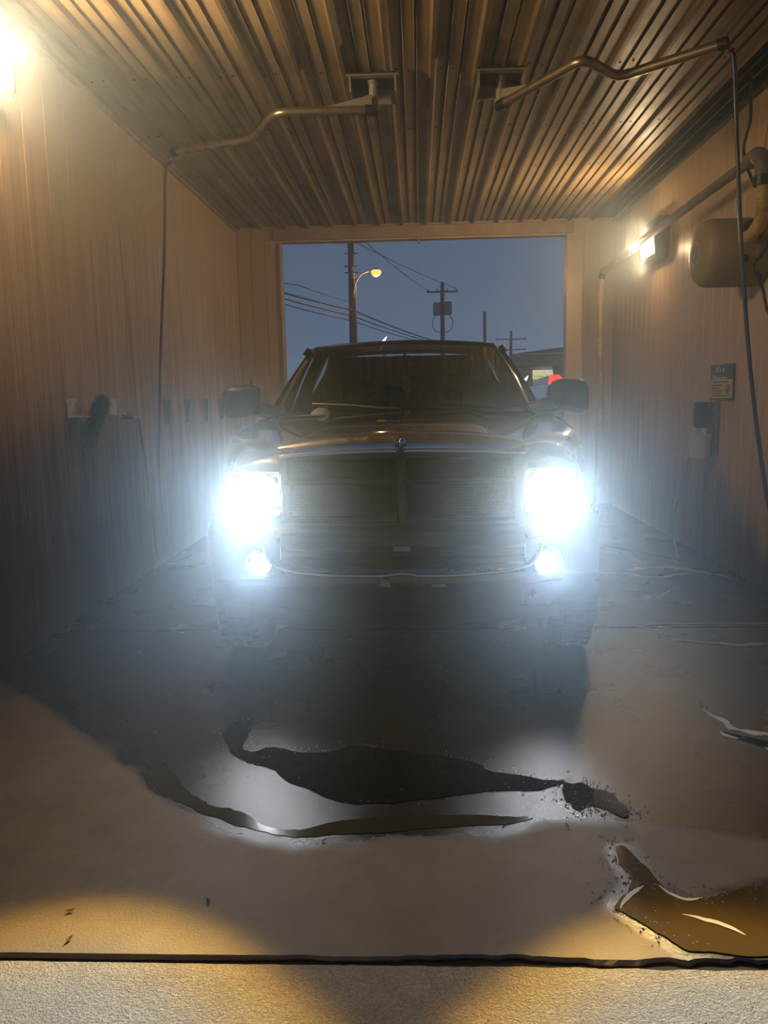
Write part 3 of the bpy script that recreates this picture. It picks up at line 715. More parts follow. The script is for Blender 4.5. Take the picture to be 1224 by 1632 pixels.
def defl(u, v):
    uu = -1+2*u; e_ = abs(uu)**6
    p = hood(uu*.985, lerp(.0+.07*e_, .25-.07*e_, v)); a = lerp(0, PI/2, v); k = .010+.006*math.sin(PI*v)
    return (p[0], p[1]-k*math.cos(a)-.004, p[2]+k*math.sin(a)+.002)
patch('hood_deflector', defl, 48, 12, M_defl, tk, .004)
# hood front trim strip
P = []
for i in range(41):
    u = -1+2*i/40; p = hood(u*.985, 0); P.append((p[0], p[1]-.012, p[2]-.004))
bm = bmesh.new(); add_tube(bm, P, .013, 8); ht = finish(bm, 'hood_trim', M_chrome, tk, smooth=True); ht['label'] = 'thin chrome strip'
# emblem: shield with a horned head
em = prism('emblem', [(-.040, .022), (-.034, .034), (0, .038), (.034, .034), (.040, .022), (.034, -.012), (.018, -.034), (0, -.042), (-.018, -.034), (-.034, -.012)], -.006, .006, M_darkchrome, tk, axis='y', bev=.002)
em.scale = (.75,)*3; em.location = (0, -.018, 1.243); em.rotation_euler = (math.radians(-18), 0, 0)
bm = bmesh.new()
for s in (-1, 1):
    pts = [(s*.004, -.009, .020), (s*.018, -.010, .026), (s*.030, -.010, .014), (s*.029, -.010, -.002), (s*.018, -.010, -.008), (s*.014, -.010, .003), (s*.020, -.010, .008)]
    add_tube(bm, spline(pts, 5), .0040, 6)
add_tube(bm, [(0, -.009, .020), (0, -.010, -.004), (0, -.009, -.032)], [.008, .0075, .004], 6)
finish(bm, 'ram_head_mark', M_refl, em, smooth=True)

# body side profile: t 0 at the shoulder, 1 at the sill
WF, WR_, WZ = .84, 4.41, .385                                    # wheel centres and height
def side_x(t, y):
    z = side_z(t, y, raw=True)
    b = .955+.045*ss(1.28, .95, z)+(-.03)*ss(.75, .45, z)
    fl = 0
    for wy in (WF, WR_):
        d = math.hypot(y-wy, z-WZ); fl = max(fl, .040*(1-ss(.42, .62, d)))
    nose = -.135*(1-ss(.12, .75, y))**1.6
    return b+fl+nose
def side_z(t, y, raw=False):
    top = 1.235 if y < 1.25 else 1.315
    top = lerp(1.150, 1.30, ss(.15, 1.2, y)) if y < 1.30 else 1.31
    bot = .47
    for wy in (WF, WR_):
        d = abs(y-wy)
        if d < .455: bot = max(bot, WZ+math.sqrt(.455**2-d*d))
    return lerp(top, bot, t)
def side_patch(name, s, y0, y1, ny, parent=tk, t0=0, t1=1, m=M_paint):
    ys = sorted(set([y0+(y1-y0)*i/ny for i in range(ny+1)]))
    return patch(name, lambda u, v: (s*side_x(lerp(t0, t1, v), lerp(y0, y1, u)), lerp(y0, y1, u), side_z(lerp(t0, t1, v), lerp(y0, y1, u))), ny, 14, m, parent, .012)
def fender_top(s):
    # from hood edge out and over to the shoulder; u along y, v across
    def fn(u, v):
        y = lerp(.20, 1.30, u)
        hv = ss(.22, 1, 0)*0
        q = max(0, min(1, (y-.30)/(1.35-.30)))
        hw = hood_w(q)+.004; hz = lerp(1.273, 1.352, q**.8)-.045*lerp(1, .55, q)-.006
        hy = y
        ox = side_x(0, y); oz = side_z(0, y)
        x = lerp(hw, ox, math.sin(v*PI/2)**.9)
        bulge = .030*math.sin(v*PI)**1.2*lerp(1, .5, q)
        z = lerp(hz, oz, v**2.3)+bulge-.012*math.exp(-(v/.06)**2)
        z -= .06*(1-ss(.20, .34, y))*(.25+.75*v)
        return (s*x, y, z)
    return fn
for s in (-1, 1):
    f = patch('fender', fender_top(s), 26, 18, M_paint, tk, .008)
    g_ = side_patch('fender_side', s, .26, 1.30, 64); g_.parent = f
    # drop from the fender nose to the top of the headlamp
    def nose(u, v):
        x = lerp(.600, .87, u); z0 = 1.205-.052*((x-.6)/.27)**1.6; y = yfront(x)
        a = v*PI/2
        return (s*x, lerp(y+.20*1, y+.02, math.sin(a)) if v < 1 else y+.02, lerp(z0-.0+.012*u*(1-v), 1.100, 1-math.cos(a)))
    nn = patch('fender_nose', nose, 14, 8, M_paint, tk, .008); nn.parent = f
    # panel below the lamp, down to the bumper (with the scalloped lower lamp edge)
    def under(u, v):
        x = lerp(.575, .89, u); zt = .905-.018*math.sin(u*PI*2)-.006; return (s*x, yfront(x)+.012+.02*v, lerp(zt, .845, v))
    patch('lamp_lower_panel', under, 16, 4, M_paint, tk, .01).parent = f
    bm = bmesh.new(); add_tube(bm, [(s*lerp(.60, .88, i/16), yfront(lerp(.60, .88, i/16))+.004, .898-.018*math.sin(i/16*PI*2)-.004) for i in range(17)], .004, 6)
    ls = finish(bm, 'lamp_trim', M_chrome, tk, smooth=True); ls.parent = f
# wheel wells
for wy in (WF, WR_):
    for s in (-1, 1):
        def well(u, v): a = lerp(-.15, PI+.15, u); return (s*lerp(.60, .975, v), wy+.47*math.cos(a), WZ+.47*math.sin(a))
        patch('wheel_well', well, 18, 1, M_plast, tk, .006)
        box('well_wall', (s*.60, wy, .62), (.01, .95, .60), M_plast, tk)

# wheels
def wheel(x, y, s):
    t = empty('wheel', (x, y, WZ)); t.parent = tk
    mxw = Matrix.Rotation(s*PI/2, 4, 'Y')
    lathe('tyre', [(.225, -.11), (.30, -.130), (.355, -.128), (.375, -.115), (.384, -.09), (.386, 0), (.384, .09), (.375, .115), (.355, .128), (.30, .130), (.225, .11)], M_tire, t, 40, mxw)
    bm = bmesh.new()
    for k in range(44):
        for o_, w2 in ((-.085, .045), (-.03, .04), (.03, .04), (.085, .045)):
            a = 2*PI*(k+(.5 if abs(o_) < .05 else 0))/44; r = .387
            add_box(bm, (s*o_, r*math.cos(a), r*math.sin(a)), (w2, .030, .012), None)
            vs2 = bm.verts[:][-8:]
            bmesh.ops.rotate(bm, cent=(s*o_, r*math.cos(a), r*math.sin(a)), matrix=Matrix.Rotation(a-PI/2, 3, 'X'), verts=vs2)
    o = finish(bm, 'tread_block', M_tire, t); o['kind'] = 'stuff'
    lathe('rim', [(0, .02), (.05, .03), (.06, .10), (.07, .055), (.17, .045), (.20, .075), (.225, .10), (.232, .115), (.226, .118), (.20, .06), (.19, -.10), (.22, -.12)], M_rim, t, 30, mxw)
    for k in range(5):
        a = 2*PI*k/5; p = prism('spoke', [(-.03, .06), (.03, .06), (.022, .21), (-.022, .21)], .05*s, .085*s, M_rim, t, axis='x'); p.rotation_euler = (a, 0, 0)
    return t
for s in (-1, 1):
    wheel(s*.925, WF, s); wheel(s*.925, WR_, s)

# grille: body-coloured cross bars with four honeycomb inserts
def gy(x, z): return yfront(x)+.012+.02*(1.20-z)/.35
GW = .585
def bar(name, x0, x1, z0, z1, out, m=M_paint, n=20, parent=tk, curve=None):
    def fn(u, v):
        if curve: x, z = curve(u, v)
        else: x, z = lerp(x0, x1, u), lerp(z0, z1, v)
        return (x, gy(x, z)-out*math.sin(PI*min(1, max(0, v)))**.5*1.0, z)
    return patch(name, fn, n, 8, m, parent, .012)
gr = empty('grille', (0, 0, 0)); gr.parent = tk
bar('grille_surround', -GW-.02, GW+.02, 1.150, 1.203, .022, parent=gr)
bar('grille_surround', -GW-.02, GW+.02, .842, .885, .022, parent=gr)
for s in (-1, 1):
    def sd(u, v, s=s):
        z = lerp(.845, 1.200, u); return (s*lerp(.545, .605, v), gy(.58, z)-.022*math.sin(PI*v)**.5, z)
    patch('grille_surround', sd, 16, 6, M_paint, gr, .012)
def vb_(u, v): z = lerp(.845, 1.203, v); x = lerp(-.036, .036, u); return (x, gy(0, z)-.040*math.cos(u*PI-PI/2)**.6-.004 if 0 < u < 1 else gy(0, z), z)
patch('grille_bar', vb_, 10, 12, M_paint, gr, .01)
bar('grille_bar', -GW+.01, GW-.01, 1.035, 1.068, .026, parent=gr)
def hexmesh(x0, x1, z0, z1):
    bm = bmesh.new(); p = .0175; r = p/math.sqrt(3); ri = r*.74
    nz_ = int((z1-z0)/(1.5*r)); nx = int((x1-x0)/p)
    for j in range(nz_+1):
        for i in range(nx+1):
            cx = x0+p*(i+.5*(j % 2)); cz = z0+1.5*r*j
            if cx > x1: continue
            y = gy(cx, cz)+.010
            O = []; I = []; B = []
            for k in range(6):
                a = PI/6+PI/3*k; O.append(bm.verts.new((cx+r*math.cos(a), y, cz+r*math.sin(a)))); I.append(bm.verts.new((cx+ri*math.cos(a), y+.001, cz+ri*math.sin(a)))); B.append(bm.verts.new((cx+ri*math.cos(a), y+.012, cz+ri*math.sin(a))))
            for k in range(6):
                q = (k+1) % 6; bm.faces.new((O[k], O[q], I[q], I[k])); bm.faces.new((I[k], I[q], B[q], B[k]))
    o = finish(bm, 'grille_mesh', M_mesh, gr); o['kind'] = 'stuff'; return o
for (a, b) in ((-.545, -.045), (.045, .545)):
    hexmesh(a, b, .890, 1.030); hexmesh(a, b, 1.072, 1.150)
box('radiator_shade', (0, .30, 1.02), (1.16, .02, .38), M_plast, gr)

# headlamps
def headlamp(s):
    t = empty('headlamp', (0, 0, 0)); t.parent = tk
    zb, zt = .905, 1.098
    def shell(u, v): x = lerp(.592, .880, u); return (s*x, yfront(x)+.115, lerp(zb, zt, v))
    patch('lamp_housing', shell, 12, 6, M_refl, t, .006)
    # bezel round the lamp opening
    out = [(.596, zt), (.74, zt-.001), (.865, zt-.012), (.884, zt-.03), (.886, .96), (.87, .925), (.82, .907), (.79, .915), (.75, .90), (.66, .895), (.60, .905), (.594, .93)]
    pts = spline([(s*x, yfront(x)+.006, z) for x, z in out]+[(s*out[0][0], yfront(out[0][0])+.006, out[0][1])], 5)
    tube('bezel', pts, .0055, M_chrome, t, 6)
    for c, r, nm in ((.690, .080, 'big'), (.812, .058, 'small')):
        yc = yfront(c)+.03; zc = 1.003 if nm == 'big' else 1.008
        tilt = Matrix.Rotation(s*math.radians(9 if nm == 'big' else 26), 4, 'Z')
        mt = T(s*c, yc, zc)@tilt@TO_MY@Matrix.Diagonal((1, 1.12 if nm == 'small' else 1.0, 1, 1))
        lathe('reflector_bowl', [(.012, -.062), (r*.45, -.055), (r*.75, -.036), (r*.93, -.012), (r, .008), (r*1.06, .008), (r*1.06, -.02)], M_refl, t, 32, mt)
        if nm == 'big':
            lathe('main_beam_lens', [(0, -.004), (r*.5, -.008), (r*.86, -.016), (r*.86, -.026), (0, -.03)], M_head, t, 32, mt)
        else:
            lathe('marker_lens', [(0, -.004), (r*.5, -.008), (r*.92, -.014), (r*.92, -.02), (0, -.024)], M_head2, t, 28, mt)
    def cover(u, v):
        x = lerp(.594, .885, u); b = .012*math.sin(PI*v)*math.sin(PI*u)**.5 if 0 < u < 1 else 0; return (s*x, yfront(x)-.004-b, lerp(zb, zt-.004, v))
    patch('lens_cover', cover, 14, 8, M_clear, t, 0)
    return t
for s in (-1, 1): headlamp(s)

# bumper
bp = empty('bumper', (0, 0, 0)); bp.parent = tk
def yb(x): return -.005+.26*abs(min(1.02, abs(x)))**3.0
def bprof(z):   # how far the face stands in from the front plane
    return .055*ss(.80, .86, z)+.035*ss(.56, .42, z)
def bface(x0, x1, z0, z1, name='bumper_face', n=24, m=M_paint):
    def fn(u, v): x = lerp(x0, x1, u); z = lerp(z0, z1, v); return (x, yb(x)+bprof(z), z)
    return patch(name, fn, n, 10, m, bp, .012)
bface(-.70, .70, .742, .862)                                    # top bar
bface(-.66, .66, .42, .602, n=40)                                # lower valance
for s in (-1, 1):
    # corner with the fog lamp; leaves a ring opening
    fc, fz, fr = .712, .640, .078
    bm = bmesh.new(); seg = 48; rin = []; rout = []
    x0, x1, z0, z1 = .60, 1.0, .42, .862
    for k in range(seg):
        a = 2*PI*k/seg; ca, sa = math.cos(a), math.sin(a)
        tx = ((x1-fc) if ca > 0 else (x0-fc))/ca if abs(ca) > 1e-6 else 9; tz = ((z1-fz) if sa > 0 else (z0-fz))/sa if abs(sa) > 1e-6 else 9
        rin.append((fc+fr*ca, fz+fr*sa)); tt = min(tx, tz); rout.append((fc+tt*ca, fz+tt*sa))
    rows = []
    for q in (0, .15, .35, .6, .8, 1):
        rows.append([bm.verts.new((s*lerp(a[0], b[0], q), yb(lerp(a[0], b[0], q))+bprof(lerp(a[1], b[1], q)), lerp(a[1], b[1], q))) for a, b in zip(rin, rout)])
    deep = [bm.verts.new((s*a[0], yb(a[0])+.05, a[1])) for a in rin]
    rows = [deep]+rows
    for a, b in zip(rows, rows[1:]):
        for k in range(seg): j = (k+1) % seg; bm.faces.new((a[k], a[j], b[j], b[k]))
    bmesh.ops.recalc_face_normals(bm, faces=bm.faces)
    finish(bm, 'bumper_corner', M_paint, bp, smooth=True, auto=40)
    # end return towards the wheel
    def ret(u, v): z = lerp(.42, .862, v); return (s*lerp(1.0, 1.0, u), lerp(yb(1.0)+bprof(z), .36, u), z)
    patch('bumper_end', ret, 4, 6, M_paint, bp, .01)
# step pad on top of the bumper
def pad(u, v): x = lerp(-.97, .97, u); return (x, lerp(yb(x)+.052, yfront(x)+.06, v), .862+.004*math.sin(PI*v))
patch('bumper_top', pad, 30, 3, M_plast, bp, .008)
# intake recess with slats
box('intake_back', (0, .14, .675), (1.28, .01, .15), M_plast, bp)
for z in (.635, .672, .708):
    def slat(u, v): x = lerp(-.60, .60, u); return (x, yb(x)+.045+.02*v, z+.006*v)
    patch('intake_slat', slat, 20, 1, M_plast, bp, .008)
# bright strip along the lower edge of the intake, swept up at both ends
half = [(.0, .612), (.05, .606), (.10, .600), (.30, .602), (.50, .612), (.60, .628), (.645, .655), (.672, .700), (.685, .742)]
pl = [(-a, b) for a, b in half[::-1]]+half[1:]
sp_ = spline([(a, yb(a)-.012, b) for a, b in pl], 5)
bm = bmesh.new(); add_tube(bm, sp_, .009, 8); st_ = finish(bm, 'bright_strip', M_chrome, bp, smooth=True); st_['label'] = 'chrome strip along the lower intake edge'
for s in (-1, 1):   # small brackets at both ends of the intake
    prism('end_plate', [(s*.60, .738), (s*.675, .738), (s*.655, .69), (s*.625, .665), (s*.60, .668)], yb(.63)+.01, yb(.63)+.018, M_steel, bp, axis='y')
box('hood_latch_plate', (0, .025, .725), (.085, .012, .022), M_steel, bp, bev=.003)
prism('tow_eye', [(-.115, .555), (-.055, .545), (-.068, .580), (-.092, .590)], -.03, .0, M_steel, bp, axis='y', bev=.003)
tube('plate_screw', [(.085, -.022, .565), (.085, .0, .565)], .010, M_rubber, bp, 10)
tube('plate_screw', [(-.085, -.035, .592), (-.085, .0, .592)], .006, M_rubber, bp, 8)
box('plate_tab', (.175, -.012, .552), (.07, .006, .016), M_steel, bp, bev=.002)
def dam(u, v): x = lerp(-.80, .80, u); return (x, yb(x)+.07+.05*v, lerp(.42, .33, v))
patch('air_dam', dam, 24, 3, M_plast, bp, .006)

def foglamp(s):
    t = empty('fog_lamp', (s*.712, yb(.712)+.012, .640)); t.parent = tk
    mt = Matrix.Rotation(s*math.radians(8), 4, 'Z')@TO_MY
    lathe('chrome_ring', [(.052, .002), (.060, .010), (.070, .012), (.078, .004), (.078, -.03)], M_chrome, t, 36, mt)
    lathe('lamp_bowl', [(0, -.034), (.03, -.032), (.05, -.018), (.060, .004)], M_refl, t, 30, mt)
    # six led segments in two rows over a lower reflector
    for i in range(3):
        for j in range(2):
            bm = bmesh.new(); add_box(bm, (0, 0, 0), (.021, .026, .008), bev=.003)
            bmesh.ops.transform(bm, matrix=mt@T((i-1)*.0255, .016-j*.0255+.004, -.006), verts=bm.verts); finish(bm, 'led_segment', M_led, t)
    bm = bmesh.new()
    n = 14; pts = [(.052*math.cos(PI+PI*k/n), .052*math.sin(PI+PI*k/n)) for k in range(n+1)]
    pts = [(x, z*.96-.012 if abs(z) < 1e-3 else z) for x, z in pts]
    A = [bm.verts.new((x, min(z, -.018), -.014)) for x, z in pts]; B = [bm.verts.new((x, min(z, -.018), -.010)) for x, z in pts]
    bm.faces.new(A[::-1]); bm.faces.new(B)
    for k in range(n): bm.faces.new((A[k], A[k+1], B[k+1], B[k]))
    bmesh.ops.transform(bm, matrix=mt, verts=bm.verts); finish(bm, 'amber_segment', M_amber, t)
    return t
for s in (-1, 1): foglamp(s)

# windscreen, pillars, roof
def ws(u, v, grow=0):
    xb = .815+grow; xt = .640+grow
    x = u*lerp(xb, xt, v)
    yb_ = 1.26+.15*u*u; yt = 2.02+.10*u*u
    zb = 1.352-.012*u*u; zt = 1.848-.028*u*u
    bow = .020*math.sin(PI*v)
    return (x, lerp(yb_, yt, v)-bow*.6, lerp(zb, zt, v)+bow)
patch('windscreen', lambda u, v: ws(-1+2*u, v), 24, 14, M_glass, tk, 0)
bm = bmesh.new()
edge = [ws(-1+.05*i*2, 0) for i in range(21)]+[ws(1, .1*i) for i in range(1, 11)]+[ws(1-.05*i*2, 1) for i in range(1, 21)]+[ws(-1, 1-.1*i) for i in range(1, 10)]
edge.append(edge[0])
add_tube(bm, [(x, y-.004, z+.002) for x, y, z in edge], .011, 6); finish(bm, 'windscreen_seal', M_rubber, tk, smooth=True)
RB = 3.28
def roof(u, v):
    uu = -1+2*u; y = lerp(2.03+.10*uu*uu, RB+.08, v)
    w_ = .665+.025*ss(0, .3, v)
    x = w_*uu; z = 1.850+.030*ss(0, .25, v)-.028*uu*uu-.035*ss(.9, 1, abs(uu))-.03*ss(.85, 1, v)
    return (x, y, z)
patch('roof', roof, 26, 20, M_paint, tk, .012)
def belt(y): return side_x(0, max(y, 1.3))-.02
for s in (-1, 1):
    def pillar(u, v): # a-pillar: windscreen edge to side window edge
        a = Vector(ws(1, v, .0)); z = a.z; k = v
        b = Vector((lerp(.875, .69, k), a.y+.10, a.z-.01)); m_ = a.lerp(b, u); m_.x += .012*math.sin(PI*u)
        return (s*m_.x, m_.y, m_.z)
    patch('windscreen_pillar', pillar, 6, 14, M_paint, tk, .012)
    # greenhouse side: side glass sheet, roof rail, door posts
    def gh(y, k): return (s*lerp(.925, .70, k), y+lerp(-.0, .0, k), lerp(1.31, 1.822, k))
    def pt(x0, x1, k, yb0, yt0): return None
    def sheet(y0b, y0t, y1b, y1t, k0=0., k1=1., off=0., nm='side_window', m=M_glass, th=0):
        def fn(u, v): k = lerp(k0, k1, v); y = lerp(lerp(y0b, y0t, k), lerp(y1b, y1t, k), u); p = gh(y, k); return (p[0]+s*(off+.015*math.sin(PI*k)), p[1], p[2])
        return patch(nm, fn, 8, 8, m, tk, th)
    sheet(1.40, 2.13, 2.38, 2.38, .03, .93, -.012)
    sheet(2.46, 2.46, 3.18, 3.10, .03, .93, -.012)
    sheet(2.37, 2.37, 2.47, 2.47, 0, 1, 0, 'door_post', M_paint, .012)
    sheet(3.16, 3.08, RB+.09, RB+.09, 0, 1, 0, 'door_post', M_paint, .012)
    sheet(1.36, 2.10, RB+.06, RB+.06, .90, 1.0, .002, 'roof_rail', M_paint, .012)
    # doors
    for y0, y1 in ((1.31, 2.41), (2.42, 3.22)):
        d = side_patch('door', s, y0, y1, 30)
        tube('door_handle', [(s*(.985), y1-.22, 1.17), (s*1.015, y1-.20, 1.17), (s*1.015, y1-.10, 1.17), (s*.985, y1-.08, 1.17)], .011, M_plast, d, 8)
    side_patch('cab_corner', s, 3.23, 3.36, 4)
    side_patch('bed_side', s, 3.40, 5.62, 110)
    tube('rocker_panel', [(s*.93, 1.32, .46), (s*.93, 3.9, .46)], .035, M_plast, tk, 8)
    # shoulder caps closing the gap from body side to glass
    def cap_(u, v): y = lerp(1.30, 3.36, u); return (s*lerp(.86, side_x(0, y), v), y, 1.318-.008*v)
    patch('belt_moulding', cap_, 20, 3, M_plast, tk, .008)
def cabback(u, v): uu = -1+2*u; z = lerp(1.0, 1.82, v); return (uu*lerp(.93, .70, ss(1.3, 1.82, z)), RB+.08, z)
patch('cab_back', cabback, 10, 8, M_paint, tk, .012)
box('back_window', (0, RB+.10, 1.56), (1.05, .01, .34), M_glass, tk)
box('tailgate', (0, 5.62, .98), (1.75, .05, .56), M_paint, tk, bev=.01)
box('bed_floor', (0, 4.5, .82), (1.80, 2.2, .04), M_plast, tk)
box('bed_front', (0, 3.42, 1.05), (1.80, .03, .5), M_paint, tk)
box('bed_rail', (0, 5.60, 1.285), (1.84, .06, .03), M_plast, tk)
for s in (-1, 1): box('bed_rail', (s*.925, 4.51, 1.300), (.09, 2.2, .03), M_plast, tk, bev=.005)
box('rear_bumper', (0, 5.74, .60), (1.84, .16, .18), M_chrome, tk, bev=.02)
for s in (-1, 1): box('tail_lamp', (s*.94, 5.60, 1.02), (.07, .06, .36), mat('red_lens', (.3, .01, .01), .2) if s < 0 else D.materials['red_lens'], tk, bev=.01)
# cowl and wipers
def cowl(u, v): uu = -1+2*u; return (uu*.83, lerp(HB-.03+.13*uu*uu, 1.30+.15*uu*uu, v), 1.345-.014*uu*uu-.012*math.sin(PI*v))
patch('cowl', cowl, 24, 4, M_plast, tk, .008)
for nm, a, b in (('wiper', (-.02, .0), (-.60, .11)), ('wiper', (.62, .0), (.02, .09))):
    def on(u, v): p = ws(u/.8, v); return (p[0], p[1]-.018, p[2]+.018)
    P0 = on(a[0], .02); P1 = on((a[0]+b[0])/2-.02, .075); P2 = on(b[0], b[1])
    wp = tube(nm, [P0, P1, P2], [.010, .008, .005], M_plast, tk, 6)
    bl0 = on((a[0]*.82+b[0]*.18), .030); bl1 = on(b[0]*1.0, b[1]+.004)
    tube('wiper_blade', [(bl0[0], bl0[1]-.004, bl0[2]), ((bl0[0]+bl1[0])/2, (bl0[1]+bl1[1])/2-.008, (bl0[2]+bl1[2])/2+.006), bl1], .007, M_rubber, wp, 6)
# mirrors
for s in (-1, 1):
    t = empty('door_mirror', (s*1.015, 1.42, 1.445)); t.parent = tk
    prof = [(-.105, -.06), (-.085, -.085), (.07, -.110), (.118, -.095), (.128, -.06), (.128, .055), (.108, .092), (.06, .108), (-.06, .108), (-.098, .090), (-.105, .05)]
    bm = bmesh.new(); rings = []
    for y, k in ((-.075, .55), (-.070, .80), (-.05, .95), (-.02, 1.0), (.05, 1.0)):
        rings.append([bm.verts.new((s*(.01+(a-.01)*k), y, b*k)) for a, b in prof])
    for a, b in zip(rings, rings[1:]):
        for k in range(len(a)): j = (k+1) % len(a); bm.faces.new((a[k], a[j], b[j], b[k]))
    bm.faces.new(rings[0]); bm.faces.new(rings[-1][::-1]); bmesh.ops.recalc_face_normals(bm, faces=bm.faces)
    mir = finish(bm, 'mirror_shell', M_plast, t, smooth=True, auto=40); mir.location = (s*.035, 0, 0)
    prism('mirror_glass', [(s*a*.88+s*.035, b*.88) for a, b in prof], .051, .054, M_refl, t, axis='y')
    tube('mirror_arm', spline([(-s*.05, .01, -.045), (-s*.12, .02, -.06), (-s*.17, .05, -.075), (-s*.20, .08, -.09)], 4), [.050]*5+[.046]*4+[.05]*4, M_plast, t, 12)
# antenna on the right front fender (left in the view)
an = tube('antenna', [(-.90, .98, 1.26), (-.905, 1.00, 1.42), (-.908, 1.01, 1.58)], [.009, .005, .003], M_rubber, tk, 8)
# cabin
box('dashboard', (0, 1.62, 1.20), (1.50, .42, .22), M_interior, tk, bev=.05)
for x_ in (-.40, .40):
    st = box('seat', (x_, 2.15, .88), (.52, .50, .20), M_seat, tk, bev=.05)
    box('seat_back', (0, .28, .38), (.50, .16, .66), M_seat, st, bev=.05); box('headrest', (0, .30, .80), (.26, .11, .18), M_seat, st, bev=.04)
bm = bmesh.new(); add_tube(bm, [(.185*math.cos(2*PI*k/32), 0, .185*math.sin(2*PI*k/32)) for k in range(33)], .014, 8); add_box(bm, (0, .02, 0), (.12, .04, .09), bev=.01); add_box(bm, (0, .01, 0), (.36, .02, .03))
sw = finish(bm, 'steering_wheel', M_interior, tk, smooth=True, loc=(.40, 1.78, 1.22)); sw.rotation_euler = (math.radians(-28), 0, 0)
def back(u, v): uu = -1+2*u; return (uu*.86, lerp(3.0, 1.35, v), .72)
box('cabin_floor', (0, 2.2, .62), (1.8, 1.9, .04), M_interior, tk)
box('rear_bench', (0, 2.98, 1.05), (1.40, .25, .62), M_seat, tk, bev=.06)
rm = box('rear_view_mirror', (0, 1.84, 1.665), (.24, .03, .062), M_interior, tk, bev=.012)
tube('mirror_stem', [(0, .0, .02), (0, -.01, .07), (0, .02, .098)], .008, M_interior, rm, 8)
box('mirror_sticker', (-.01, -.006, .062), (.095, .004, .034), M_print, rm)
af = prism('air_freshener', [(-.003, .10), (.003, .10), (.010, .06), (.030, .02), (.016, .0), (.034, -.04), (.018, -.05), (.022, -.09), (-.012, -.095), (-.012, -.05), (-.028, -.03), (-.014, .01), (-.018, .04), (-.006, .07)], -.002, .002, M_air, None, axis='y')
af.location = (-.075, 3.74+1.85, 1.545); af.rotation_euler = (0, 0, .3); tag(af, 'yellow pointed air freshener card hanging behind the truck windscreen', 'air freshener')
bm = bmesh.new(); add_tube(bm, [(0, 0, .10), (0, .005, .13)], .0015, 5); finish(bm, 'string', M_print, af)
cp = empty('cap', (-.085-.56, 3.74+1.565, 1.325)); tag(cp, 'off-white cloth cap lying on the truck dashboard at left', 'cap')
bm = bmesh.new(); bmesh.ops.create_uvsphere(bm, u_segments=24, v_segments=12, radius=.085)
bmesh.ops.delete(bm, geom=[v for v in bm.verts if v.co.z < -.001], context='VERTS')
for v in bm.verts: v.co.z *= .85*(1+.06*noise.noise(v.co*30)); v.co.x *= .95
bmesh.ops.solidify(bm, geom=list(bm.faces), thickness=.003); finish(bm, 'crown', mat('pale_cloth', (.85, .83, .75), .8), cp, smooth=True)
def brim(u, v): a = lerp(-1.0, 1.0, u); r = lerp(.078, .145, v); return (r*math.sin(a)*.95, -r*math.cos(a)*.95, .004+.012*(1-v)-.008*a*a*v)
patch('brim', brim, 12, 4, M_white, cp, .003)
# underbody
tube('front_axle', [(-.80, WF, .36), (-.2, WF, .30), (.2, WF, .34), (.80, WF, .36)], .045, M_plast, tk, 10)
tube('rear_axle', [(-.80, WR_, .385), (.80, WR_, .385)], .05, M_plast, tk, 10)
for s in (-1, 1): box('chassis_rail', (s*.42, 2.9, .48), (.08, 5.2, .14), M_plast, tk)
box('skid_plate', (0, .55, .40), (1.1, .7, .02), M_plast, tk)
box('engine_bulk', (0, .95, .85), (1.05, .8, .55), M_plast, tk, bev=.05)

# lamps' own light: dipped beams, the coloured fringe at their lower edge, and the fog lamps
def spot(name, p, aim, half, en, col, blend, r=.03):
    l = D.lights.new(name, 'SPOT'); l.energy = en; l.color = col; l.spot_size = math.radians(2*half); l.spot_blend = blend; l.shadow_soft_size = r
    o = D.objects.new(name, l); C.objects.link(o); o.parent = tk; o.location = p
    d = Vector(aim); o.rotation_euler = d.to_track_quat('-Z', 'Y').to_euler(); return o
def dipped(l):
    # dipped-beam pattern of the lamp: weak above the cut-off, strong below, amber at the rim of the cone
    l.use_nodes = True; t = l.node_tree; em = t.nodes['Emission']
    tc = t.nodes.new('ShaderNodeTexCoord'); sp = t.nodes.new('ShaderNodeSeparateXYZ'); t.links.new(tc.outputs['Normal'], sp.inputs[0])
    ab = t.nodes.new('ShaderNodeMath'); ab.operation = 'ABSOLUTE'; t.links.new(sp.outputs[2], ab.inputs[0])
    c = t.nodes.new('ShaderNodeValToRGB'); t.links.new(ab.outputs[0], c.inputs[0]); e = c.color_ramp.elements
    e[0].position = .868; e[0].color = (1.0, .58, .08, 1); e[1].position = .905; e[1].color = (.84, .93, 1, 1)
    m = e.new(.885); m.color = (1.0, .74, .30, 1)
    v = t.nodes.new('ShaderNodeMapRange'); v.inputs['From Min'].default_value = BEAM_SIGN*-.03; v.inputs['From Max'].default_value = BEAM_SIGN*-.33
    v.inputs['To Min'].default_value = .62; v.inputs['To Max'].default_value = 2.1
    t.links.new(sp.outputs[1], v.inputs['Value']); t.links.new(v.outputs[0], em.inputs['Strength']); t.links.new(c.outputs[0], em.inputs['Color'])
for s in (-1, 1):
    hp = (s*.70, -.10, 1.003)
    beam = spot('headlight_beam', hp, (s*.07, -1, -.04), 31, P_HEAD, (1, 1, 1), .12, .05)
    dipped(beam.data)
    fp = (s*.712, yb(.712)-.07, .64)
    spot('fog_beam', fp, (s*.08, -1, .05), 34, P_FOG, (.60, .70, 1.0), .9, .05)
    spot('fog_spill', fp, (s*.1, -1, -.1), 58, P_FOG*.34, (.85, .90, 1.0), .8, .03)

